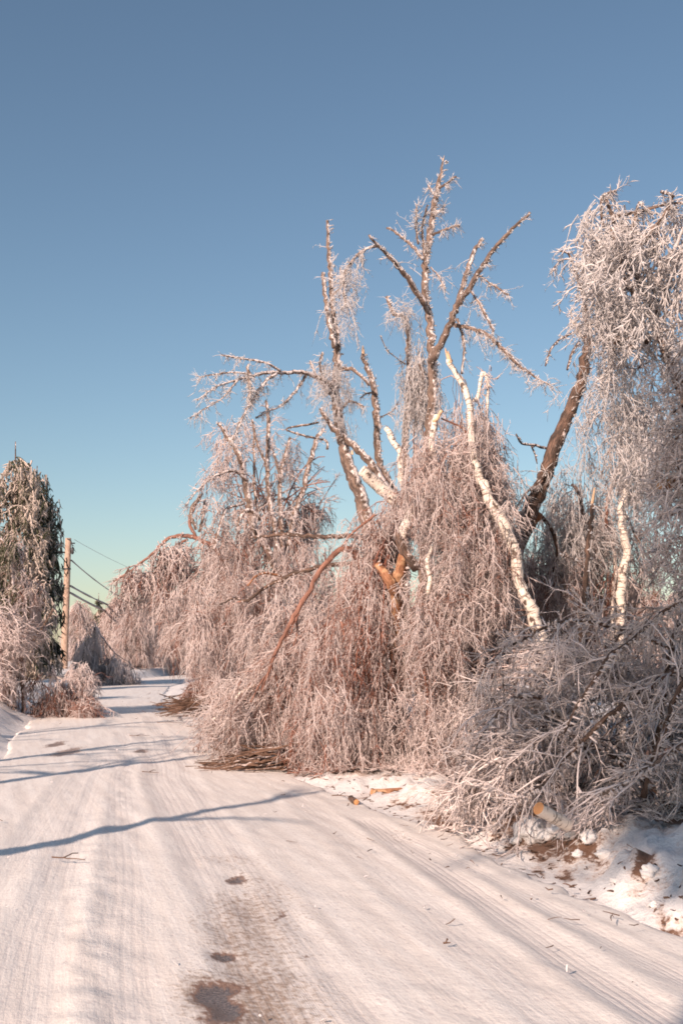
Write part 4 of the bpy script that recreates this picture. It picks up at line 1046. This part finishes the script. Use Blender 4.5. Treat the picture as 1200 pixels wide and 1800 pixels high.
# snow clods thrown up on the bank
def clod(px, py, w, label, grp='snow clods on the right bank', zoff=0.0):
    g = G(px, py); c = np.array([g[0], g[1], Hs(g[0], g[1]) + zoff]); s = w * g[1] / FPX / 2
    # the clod lies on the raised bank, so slide it along its sight line onto the bank surface
    for _ in range(6):
        q = P(px, py, c[1]); dz = q[2] - (Hs(q[0], q[1]) + s * .3); c[1] += dz * 2.2 if abs(dz) > .01 else 0; c[1] = max(4, min(40, c[1]))
    q = P(px, py, c[1]); c = np.array([q[0], q[1], Hs(q[0], q[1]) + s * .25])
    import bmesh
    bm = bmesh.new(); bmesh.ops.create_icosphere(bm, subdivisions=3, radius=1)
    sd = int(rng.integers(1000)); sc = np.array([1.15, .9, .72]) * rng.uniform(.85, 1.15, 3)
    for v in bm.verts:
        a = np.array(v.co); k = 1 + .38 * vnoise(a[0] * 2 + 3 * a[2], a[1] * 2 - 2 * a[2], sd) + .22 * vnoise(a[0] * 5 - a[2] * 4, a[1] * 5 + a[2] * 5, sd + 3)
        a = a * k * sc * s; v.co = a.tolist()
    me = bpy.data.meshes.new('snow_clod'); bm.to_mesh(me); bm.free()
    me.polygons.foreach_set('use_smooth', np.ones(len(me.polygons), dtype=bool)); me.materials.append(M['snow'])
    o = bpy.data.objects.new('snow_clod', me); o.location = c.tolist(); o.rotation_euler = (0, 0, rng.uniform(0, 6)); col.objects.link(o)
    tag(o, label, 'snow clod', grp)
clod(935, 1462, 52, 'biggest snow clod on the bank, just below the cut birch log')
clod(1000, 1472, 46, 'rounded snow clod on the bank to the right of the cut birch log')
clod(1035, 1482, 30, 'jagged snow clod at the right end of the row below the brush pile')
clod(965, 1470, 34, 'snow clod between the two biggest clods on the bank')
clod(985, 1620, 22, 'lone snow clod lying on the right side of the road')
for (x, y, w, lb) in [(905, 1468, 20, 'small snow clod left of the biggest clod on the bank'), (875, 1482, 16, 'leftmost small snow clod at the foot of the snow bank'), (1015, 1502, 18, 'small snow clod below the rounded clod on the bank'),
        (1060, 1500, 20, 'snow clod at the brush pile foot past the jagged clod'), (1100, 1510, 18, 'small snow clod above the brown earth at the right of the bank'), (1140, 1530, 26, 'shaded snow clod beside the brown earth near the picture edge'),
        (1080, 1550, 14, 'tiny snow clod low on the right bank slope'), (1150, 1590, 22, 'shaded snow clod below the brown earth at the picture edge'), (760, 1452, 12, 'tiny snow clod by the dark earth hollow under the brush')]:
    clod(x, y, w, lb)

# twigs lying on the road
tw = [(450, 1367, 30, 'twig lying on the snow near the tip of the long trunk shadow'), (265, 1367, 26, 'brown twig in the middle of the road above the long trunk shadow'), (245, 1300, 30, 'brown twig on the road left of the reddish brush heap'),
      (300, 1276, 40, 'long twig beside the reddish brush heap at the road edge'), (345, 1282, 30, 'twig between the two brush heaps'),
      (410, 1357, 34, 'twig right in front of the heap of cut sticks'),
      (120, 1525, 50, 'thin twig lying just below the long trunk shadow'), (785, 1680, 10, 'tiny twig between the tyre tracks near the bottom'),
      (600, 1410, 30, 'twig on the snow near the small round stump piece'), (365, 1345, 30, 'twig left of the heap of cut sticks')]
for (x, y, w, lb) in tw:
    g = G(x, y); ln = w * g[1] / FPX * 1.2
    a = rng.uniform(-.5, .5)
    q = np.stack([np.linspace(-.5, .5, 6) * ln, np.linspace(-.5, .5, 6) * ln * a, 0 * np.linspace(0, 1, 6)], -1) + rng.normal(0, ln * .04, (6, 3))
    q[:, 2] = .065 + np.abs(q[:, 2]) * .3
    q[:, :2] += g[:2]
    b = Bag(); b.add(q[None], np.linspace(.006, .003, 6)[None], 5, .1)
    k = q[2]; s = np.stack([k, k + np.array([ln * .2, ln * .25, .02]), k + np.array([ln * .3, ln * .5, .01])])
    b.add(s[None], np.array([[.005, .004, .003]]), 4, .1)
    o = b.build('twig', M['bare_stick'], None, origin=np.array([g[0], g[1], 0]))
    tag(o, lb, 'twig', 'twigs scattered on the road')

# ================================================================== LEFT SIDE OF THE ROAD
def conifer(name, base_px, d, top_y, width_px, label, mat='cedar', trunk_r=.16, n=26, per=34, ln=.6, rad=.03, frost=(.5, .25), profile=None, cat='tree', group=None, lean=0.0, dspr=None, poly=None, clumps=0, bark='dark_bark'):
    b2 = at_ground(base_px, d); z0 = Hs(*b2)
    top = P(base_px + lean, top_y, d)
    root = empty(name, (b2[0], b2[1], z0), label, cat, group)
    tp = spline(np.array([[b2[0], b2[1], z0 - .1], [(b2[0] + top[0]) / 2, b2[1], (z0 + top[2]) / 2], [top[0], top[1], top[2] - .1]]), .4)
    tb = Bag(); tb.add(tp[None], np.linspace(trunk_r, .02, len(tp))[None], 8, .2, cap=True); tb.build('trunk', M[bark], root)
    hgt = top[2] - z0; W = width_px * d / FPX / 2
    cb = Bag()
    m = n * per
    h = 1 - np.sqrt(rng.random(n)) * .97                      # 0 foot .. 1 top
    az = rng.uniform(0, 2 * math.pi, n)
    prof = np.interp(h, [0, .15, .5, .8, 1], profile or [.95, 1, .72, .36, .05])
    rr = W * prof * rng.uniform(.75, 1.1, n)
    x0 = np.interp(h, [0, 1], [b2[0], top[0]])
    rootp = np.stack([x0, np.full(n, b2[1]), z0 + h * hgt], -1)
    tip = rootp + np.stack([np.cos(az) * rr, np.sin(az) * rr, -rr * .35 - .15], -1)
    bp = boughs(cb, rootp, tip, .035, .5, .15, K=9)
    c, t = along(bp, per, .25, 1.0)
    spray(cb, c, np.array([0, 0, -.7]) + t * .35 + rng.normal(0, .35, c.shape), ln, rad, kids=4, kid_len=ln * .45, droop=1.6, frost=frost, K=4, wander=.15)
    if poly:
        for (pl, dd, sp, cl) in poly:
            weep(cb, pl, dd, sp, cl, 8, ln, rad * .9, loose=.3, clump_r=.2, kids=4, kid_len=ln * .45, frost=frost)
    cb.build('crown', M[mat], root)
    return root
# big drooping evergreen behind the pole
conifer('evergreen', 28, 46, 772, 172, 'tall dark evergreen with drooping frosted boughs behind the utility pole', n=90, per=20, ln=.5, rad=.042, frost=(.74, .25), profile=[1.0, 1.0, .8, .5, .15], mat='cedar',
  poly=[([(12, 790), (28, 776), (48, 795), (60, 830), (72, 900), (85, 960), (90, 1060), (90, 1160), (-60, 1160), (-50, 900), (-10, 830)], 45.6, .8, 400)])
conifer('evergreen', 66, 49, 815, 90, 'narrow evergreen coloured dark for shade close behind the utility pole', n=64, per=20, ln=.5, rad=.042, frost=(.5, .22), profile=[.95, 1, .8, .5, .15], mat='shaded_cedar',  # coloured dark to stand for the tall evergreen's shaded right side
  poly=[([(60, 830), (72, 835), (84, 862), (92, 900), (96, 940), (102, 985), (104, 1060), (100, 1150), (60, 1150), (58, 900)], 49, .6, 210)])
conifer('evergreen', -24, 40, 745, 90, 'frosted evergreen tip cut off at the left picture edge', n=44, per=22, ln=.6, rad=.04, frost=(.55, .22), profile=[.95, 1, .75, .42, .12])
# bowed cedar and frosted bush near the left bank
def left_tree(name, base_px, d, label, stems, weeps, twig='birch_twig', bark='bark', cat='shrub', group=None):
    b2 = at_ground(base_px, d)
    root = empty(name, (b2[0], b2[1], Hs(*b2)), label, cat, group)
    for st in stems:
        p, r = limb_path(*st[:3]); bb = Bag(); bb.add(p[None], r[None], 8, .4, cap=True); bb.build('stem', M[st[3] if len(st) > 3 else bark], root)
    cb = Bag()
    for w in weeps:
        kw = w[5] if len(w) > 5 else {}
        weep(cb, w[0], w[1], w[2], w[3], w[4], **kw)
    cb.build('crown', M[twig], root)
    return root
left_tree('bowed_cedar', 18, 26.5, 'bowed cedar with yellowish green foliage at the left edge', [([(16, 1265, 10), (22, 1150, 9), (24, 1040, 8), (10, 960, 6), (-15, 945, 4)], 26.5, 26.2)],
  [([(-30, 948), (10, 945), (30, 975), (38, 1030), (36, 1075), (10, 1060), (-30, 1040)], 26.4, .4, 70, 8, dict(length=.5, rad=.016, frost=(.42, .25), kids=5, kid_len=.2, loose=.3))], twig='cedar', cat='tree')
left_tree('frosted_shrub', 40, 27.0, 'tall frost-covered shrub drooping in front of the dark evergreen', [([(44, 1265, 8), (40, 1180, 8), (52, 1080, 7), (40, 1000, 5), (28, 955, 4)], 27, 26.6), ([(26, 1262, 9), (26, 1150, 8), (25, 1060, 6)], 26.8, 26.7, 'bark'), ([(40, 1150, 6), (70, 1110, 5), (95, 1070, 4)], 27, 26.2)],
  [([(5, 948), (30, 955), (50, 1010), (62, 1045), (74, 1075), (76, 1095), (66, 1105), (44, 1095), (25, 1040)], 26.9, .35, 100, 8, dict(length=.45, rad=.011, frost=(.58, .2), kids=6, kid_len=.24, loose=.35)),
   ([(-20, 1080), (42, 1090), (48, 1160), (40, 1225), (-20, 1235)], 26.6, .5, 100, 8, dict(length=.55, rad=.012, frost=(.48, .22), kids=6, kid_len=.26, loose=.3)),
   ([(-20, 1060), (20, 1060), (10, 1160), (-20, 1200)], 25.4, .3, 26, 8, dict(length=.6, rad=.013, frost=(.85, .1), kids=5, lean=(.8, 0, 0), droop=.5))])
left_tree('frosted_shrub', 110, 28.0, 'low frosted shrub spilling onto the road below the utility pole', [([(110, 1258, 7), (105, 1210, 6), (90, 1170, 4)], 28, 27.6), ([(112, 1258, 6), (130, 1225, 5), (155, 1248, 3)], 28, 27.4)],
  [([(60, 1180), (92, 1165), (110, 1195), (140, 1228), (160, 1245), (120, 1250), (60, 1248), (45, 1220)], 27.4, .45, 110, 8, dict(length=.4, rad=.011, frost=(.48, .22), kids=6, kid_len=.24, loose=.4)),
   ([(140, 1225), (175, 1248), (172, 1258), (130, 1258)], 26.6, .3, 24, 8, dict(length=.4, rad=.010, frost=(.35, .2), kids=5, lean=(.7, -.2, -.2)))])
left_tree('frosted_shrub', 148, 36.0, 'small spiky frosted shrub right of the utility pole foot', [([(150, 1228, 5), (145, 1190, 4), (140, 1165, 3)], 36, 35.8)],
  [([(132, 1180), (142, 1165), (160, 1195), (172, 1218), (140, 1222)], 36, .4, 40, 7, dict(length=.5, rad=.014, frost=(.75, .15), kids=5, kid_len=.25, loose=.6))])
left_tree('bowed_birch', 178, 52.0, 'shaded bowed tree with grey hanging frost at the left road edge', [([(172, 1205, 8), (170, 1150, 7), (168, 1105, 6), (180, 1120, 3), (205, 1150, 1.6), (232, 1170, 1.2), (244, 1210, 1)], 52, 51)],
  [([(152, 1115), (168, 1090), (185, 1125), (205, 1155), (225, 1165), (240, 1190), (246, 1208), (200, 1212), (160, 1212), (135, 1190), (140, 1140)], 51, .7, 200, 9, dict(length=1.0, rad=.018, frost=(.66, .16), kids=5, kid_len=.45, loose=.25))], twig='grey_twig', bark='bark', cat='tree')
conifer('evergreen', 152, 54, 1105, 26, 'small yellowish evergreen between the pole and the shaded bowed tree', n=30, per=20, ln=.4, rad=.03, frost=(.3, .2), trunk_r=.06)
conifer('evergreen', 174, 84, 1040, 30, 'small pointed evergreen standing under the wires in the distance', n=34, per=14, ln=.55, rad=.06, frost=(.42, .2), trunk_r=.08)
conifer('evergreen', 266, 84, 1038, 22, 'slim dark evergreen among the far frosted trees where the wires end', n=32, per=14, ln=.5, rad=.05, frost=(.45, .2), trunk_r=.08)
conifer('evergreen', 1150, 60, 1030, 34, 'small distant evergreen tip above the right end of the brush pile', n=32, per=14, ln=.5, rad=.05, frost=(.4, .2), trunk_r=.08)

# far frosted trees closing the view; one built, the rest are copies turned about
def far_tree(px, d, top_y, wpx, label, weep_ln=1.3, grp='frosted trees at the far end of the road'):
    b2 = at_ground(px, d); z0 = Hs(*b2); top = P(px, top_y, d)
    root = empty('frosted_tree', (b2[0], b2[1], z0), label, 'tree', grp)
    hgt = top[2] - z0; W = wpx * d / FPX / 2
    k = 9
    tp = np.stack([b2[0] + rng.normal(0, .05, k), b2[1] + rng.normal(0, .05, k), np.linspace(z0 - .1, z0 + hgt * .93, k)], -1)
    tb = Bag(); tb.add(tp[None], np.linspace(.12, .03, k)[None], 7, .3, cap=True); tb.build('trunk', M['bark'], root)
    cb = Bag(); n = 90
    h = rng.uniform(.2, 1, n); az = rng.uniform(0, 6.283, n); rr = W * np.interp(h, [.3, .6, 1], [1, .95, .45]) * rng.uniform(.4, 1.05, n)
    rp = np.stack([np.full(n, b2[0]), np.full(n, b2[1]), z0 + h * hgt * .85], -1)
    tips = rp + np.stack([np.cos(az) * rr, np.sin(az) * rr, rng.uniform(-.3, .25, n) * hgt * .3], -1)
    bp = boughs(cb, rp, tips, .03, .6, .4, K=9)
    c, t = along(bp, 16, .25, 1)
    spray(cb, c, t * .4 + np.array([0, 0, -.6]) + rng.normal(0, .35, c.shape), weep_ln, .020, kids=5, kid_len=.5, droop=1.3, frost=(.58, .2), K=5)
    cb.build('crown', M['birch_twig'], root)
    return root
FG = 'frosted trees at the far end of the road'
protos = []
for (px, d, ty, w, lb) in [(250, 74, 1046, 80, 'frosted tree straight behind the bend of the road'), (290, 78, 1030, 84, 'taller frosted tree right of the road bend')]:
    protos.append(far_tree(px, d, ty, w, lb))
far_copies = [(210, 80, 1.12, 'frosted tree below the wires at the end of the road'), (322, 70, .9, 'frosted tree half hidden behind the arching birch'), (236, 66, .8, 'low frosted tree in front of the trees at the road bend'),
              (140, 96, 1.0, 'distant frosted tree showing just right of the utility pole'), (180, 100, 1.05, 'distant frosted tree around the small pointed evergreen')]
def copy_tree(src, loc, rz, sc, label, grp):
    o = src.copy(); col.objects.link(o); o.location = loc; o.rotation_euler = (0, 0, rz); o.scale = (sc, sc, sc); o['label'] = label; o['group'] = grp
    for ch in src.children:
        c = ch.copy(); col.objects.link(c); c.parent = o
for k, (px, d, sc, lb) in enumerate(far_copies):
    b2 = at_ground(px, d)
    copy_tree(protos[k % 2], (b2[0], b2[1], Hs(*b2)), rng.uniform(0, 6), sc, lb, FG)
for (px, d, sc, lb) in [(590, 46, 1.0, 'frosted tree far behind the orange split trunk'), (640, 52, 1.0, 'distant frosted tree glimpsed left of the orange split trunk'), (760, 48, 1.1, 'distant frosted tree hidden behind the big weeping birch'),
        (880, 50, 1.0, 'distant frosted tree behind the leaning birch stem'), (960, 46, 1.05, 'distant frosted tree glimpsed right of the leaning birch stem'), (1030, 52, 1.1, 'distant frosted tree behind the thin dark snapped stem'),
        (1090, 47, 1.0, 'distant frosted tree behind the white birch pair'), (1160, 50, 1.0, 'distant frosted tree behind the right end of the brush pile'), (520, 50, 1.1, 'distant frosted tree behind the cluster of thin stems'),
        (450, 56, 1.1, 'distant frosted tree behind the left of the stem cluster'), (395, 60, 1.1, 'distant frosted tree behind the arching birch trunk'), (830, 60, 1.2, 'farthest frosted tree behind the weeping birch crown'), (1000, 62, 1.1, 'farthest frosted tree in the gap right of the leaning birch'), (1200, 44, 1.0, 'distant frosted tree at the right picture edge behind the brush')]:
    b2 = at_ground(px, d)
    copy_tree(protos[int(px) % 2], (b2[0], b2[1], Hs(*b2)), rng.uniform(0, 6), sc * .82, lb, 'frosted trees far behind the roadside')

# ---- utility pole and wires
D = 70.0
b2 = at_ground(114, D); zb = Hs(*b2); topp = P(120.5, 946, D)
pole = empty('utility_pole', (b2[0], b2[1], zb), 'wooden utility pole standing beside the dark evergreens on the left', 'utility pole')
pp = np.linspace([b2[0], b2[1], zb - .3], topp, 14)
pb = Bag(); pb.add(pp[None], np.linspace(.23, .185, 14)[None], 14, .2, cap=True); pb.build('shaft', M['pole'], pole)
def lathe(name, axis0, axis1, prof, mat, parent, sides=10):
    a0, a1 = np.asarray(axis0, float), np.asarray(axis1, float)
    k = np.array([q[0] for q in prof]); b = Bag()
    pts = a0[None] + (a1 - a0)[None] * k[:, None]
    b.add(pts[None], np.array([q[1] for q in prof])[None], sides, .1, cap=True)
    return b.build(name, mat, parent)
def pz(py, off=0.0): return P(120, py, D)[2] + off
px0 = lambda z: np.array([b2[0] + (topp[0] - b2[0]) * (z - zb) / (topp[2] - zb), D, z])
z = pz(955); c = px0(z)
br = lathe('bracket', c + [.1, 0, 0], c + [.42, 0, 0], [(0, .05), (.5, .045), (1, .04)], M['iron'], pole)
lathe('insulator', c + [.36, 0, -.06], c + [.36, 0, .26], [(0, .05), (.2, .09), (.35, .06), (.5, .09), (.65, .06), (.8, .08), (1, .03)], M['porcelain'], br)
z = pz(971); c = px0(z)
lathe('crossarm', c + [-.15, -.1, -.02], c + [-1.25, -.3, .12], [(0, .05), (1, .045)], M['iron'], pole)
z = pz(968); c = px0(z)
lathe('cutout_switch', c + [.28, 0, -.22], c + [.30, 0, .22], [(0, .05), (.2, .1), (.5, .08), (.8, .1), (1, .05)], M['iron'], pole)
lathe('bracket', c + [.1, 0, 0], c + [.3, 0, 0], [(0, .04), (1, .04)], M['iron'], pole)
for py in (985, 1030, 1042):
    z = pz(py); c = px0(z)
    hk = lathe('bracket', c + [.1, 0, 0], c + [.26, 0, 0], [(0, .05), (1, .04)], M['iron'], pole)
    lathe('insulator', c + [.24, 0, -.08], c + [.24, 0, .08], [(0, .05), (.3, .07), (.5, .05), (.7, .07), (1, .05)], M['porcelain'], hk)
lathe('ground_clamp', px0(pz(1000)) + [0, 0, -.04], px0(pz(1000)) + [0, 0, .04], [(0, .225), (1, .225)], M['iron'], pole, 14)
# the next pole, lost among the trees, takes the wires
D2 = 118.0
n2 = P(330, 1110, D2)
pole2 = empty('utility_pole', (n2[0], n2[1], Hs(n2[0], n2[1])), 'next utility pole, lost among the frosted trees past the bend', 'utility pole')
pb = Bag(); pb.add(np.linspace([n2[0], n2[1], 0], [n2[0], n2[1], 8.4], 10)[None], np.linspace(.19, .15, 10)[None], 12, .2, cap=True); pb.build('shaft', M['pole'], pole2)
def wire(label, a, b, rad, sag, icy=True):
    k = 40; t = np.linspace(0, 1, k)[:, None]
    p = np.array(a)[None] * (1 - t) + np.array(b)[None] * t; p[:, 2] -= sag * 4 * (t * (1 - t))[:, 0]
    bg = Bag(); bg.add(p[None], np.full((1, k), rad) * (1 + (.12 * rng.normal(0, 1, (1, k)) if icy else 0)), 6, .4, cap=True)
    o = bg.build('power_line', M['wire'], None, origin=p[0]); tag(o, label, 'wire', 'wires strung from the utility pole')
top_at = lambda z: np.array([n2[0], n2[1], z])
wire('thin topmost wire from the head of the utility pole', px0(pz(955)) + [.36, 0, .24], top_at(8.2), .012, .55, False)
wire('dark wire leaving the pole below its head', px0(pz(985)) + [.24, 0, 0], top_at(5.9), .045, 1.5)
wire('upper of the two thick iced cables low on the pole', px0(pz(1030)) + [.24, 0, 0], top_at(4.9), .062, .95)
wire('lower of the two thick iced cables low on the pole', px0(pz(1042)) + [.24, 0, 0], top_at(4.4), .07, 1.05)

# ================================================================== TREES OUTSIDE THE PICTURE WHOSE SHADOWS FALL INTO IT
def bare_tree(name, x, y, hgt, lean, label, r0=.09, nb=7, seed=1, fork=True):
    z0 = Hs(x, y)
    root = empty(name, (x, y, z0), label, 'tree', 'roadside trees beyond the left picture edge')
    rg = np.random.default_rng(seed)
    k = 16; t = np.linspace(0, 1, k)
    wob = np.cumsum(rg.normal(0, .05, (k, 2)), 0)
    tp = np.stack([x + lean[0] * t ** 1.4 + wob[:, 0], y + lean[1] * t ** 1.4 + wob[:, 1], z0 - .1 + (hgt + .1) * t], -1)
    tr = r0 * (1 - .75 * t)
    tb = Bag(); tb.add(tp[None], tr[None], 9, .3, cap=True); tb.build('trunk', M['bark'], root)
    cb = Bag()
    for j in range(nb):
        i = int(rg.uniform(.35, .95) * (k - 1)); a = rg.uniform(0, 6.283); L1 = rg.uniform(.15, .35) * hgt
        u = np.linspace(0, 1, 9)[:, None]
        e = np.array([math.cos(a), math.sin(a), rg.uniform(.2, .9)])
        p = tp[i] + e * u * L1 + np.array([0, 0, -.25 * L1]) * u ** 2 + np.cumsum(rg.normal(0, .025, (9, 3)), 0) * u
        lb = Bag(); lb.add(p[None], np.linspace(tr[i] * .55, .008, 9)[None], 6, .4); lb.build('branch', M['bark'], root)
        c, tt2 = along(p[None], 6, .3, 1)
        spray(cb, c, tt2 + rng.normal(0, .4, c.shape), .5, .006, kids=3, kid_len=.2, droop=.8)
    cb.build('crown', M['rime'], root)
bare_tree('roadside_tree', -5.4, 4.4, 4.35, (.2, .2), 'slim bare roadside tree whose shadow crosses the road nearest the camera', .20, 6, 3)
bare_tree('roadside_tree', -7.4, 8.6, 5.2, (.5, -.2), 'small bare roadside tree whose shadow reaches the left wheel track', .17, 12, 5)
bare_tree('roadside_tree', -8.9, 9.2, 6.4, (.4, .3), 'bare roadside tree behind the left bank casting branching shadows', .18, 14, 8)
bare_tree('roadside_tree', -11.0, 13.0, 7.0, (.3, .2), 'bare branching roadside tree casting shadows before the left shrubs', .18, 14, 12)
# tall evergreen behind the photographer that shades the brush pile
def big_evergreen(x, y, hgt, W, label):
    z0 = Hs(x, y); root = empty('evergreen', (x, y, z0), label, 'tree')
    tb = Bag(); tp = np.linspace([x, y, z0 - .1], [x, y, z0 + hgt - .2], 16); tb.add(tp[None], np.linspace(.22, .03, 16)[None], 10, .2, cap=True); tb.build('trunk', M['dark_bark'], root)
    n = 300; h = .615 + .385 * rng.random(n) ** 1.7; az = rng.uniform(0, 6.283, n)
    rr = W * np.interp(h, [.615, .66, .88, 1], [.85, 1, .95, .4]) * rng.uniform(.7, 1.05, n)
    h[:46] = rng.uniform(.49, .63, 46); rr[:46] = W * .27 * rng.uniform(.6, 1.05, 46)
    rp = np.stack([np.full(n, x), np.full(n, y), z0 + h * hgt], -1)
    cb = Bag(); bp = boughs(cb, rp, rp + np.stack([np.cos(az) * rr, np.sin(az) * rr, -.1 * rr], -1), .03, .4, .3, K=9)
    c, t = along(bp, 12, .2, 1)
    spray(cb, c, t * .6 + np.array([0, 0, -.3]) + rng.normal(0, .4, c.shape), .5, .05, kids=3, kid_len=.26, frost=(.5, .2), K=3)
    cb.build('crown', M['cedar'], root)
big_evergreen(-4.25, -5.0, 13.2, 3.8, 'tall broad evergreen behind the photographer, shading the brush pile')

# ================================================================== LITTER
def litter(name, label, n, xy, rad, ln, mat, kind='stuff', frost=.1, tilt=.2):
    x, y = xy; z = H(x, y) + rad
    onroad = (x < edge_r(y) - .1) & (x > edge_l(y) + .1)
    z = np.where(onroad, .05 + rad, z)
    az = rng.uniform(0, 6.283, n); L2 = ln * rng.uniform(.3, 1.6, n)
    d = np.stack([np.cos(az), np.sin(az), rng.normal(0, tilt, n)], -1)
    t = np.linspace(-.5, .5, 3)[None, :, None]
    p = np.stack([x, y, z], -1)[:, None] + d[:, None] * t * L2[:, None, None] + rng.normal(0, 1, (n, 3, 3)) * (ln * .06)
    b = Bag(); b.add(p, rad * np.array([1, .9, .5])[None] * rng.uniform(.5, 1.5, (n, 1)), 4, np.full(n, frost))
    o = b.build(name, mat); o['kind'] = kind; o['label'] = label
n = 900
yy = rng.uniform(6, 26, n); xx = edge_r(yy) + rng.gamma(2.0, .28, n) - .15
litter('bark_litter', 'brown bark and twig litter along the foot of the right bank', n, (xx, yy), .005, .05, M['bare_stick'])
n = 110
yy = 5 * (44 / 5) ** rng.random(n); sgn = rng.random(n); xx = np.where(sgn < .94, edge_r(yy) - rng.gamma(1.5, .35, n), rng.uniform(edge_l(yy), edge_r(yy)))
litter('twig_litter', 'fine broken twig bits scattered over the packed snow', n, (xx, yy), .0035, .07, M['bare_stick'])
n = 140
yy = 4.6 * (30 / 4.6) ** rng.random(n); xx = np.where(rng.random(n) < .55, edge_r(yy) + rng.normal(.1, .35, n), rng.uniform(edge_l(yy), edge_r(yy), n))
litter('ice_litter', 'shattered ice bits strewn on the road and bank', n, (xx, yy), .005, .02, M['rime'], frost=1.0, tilt=.5)
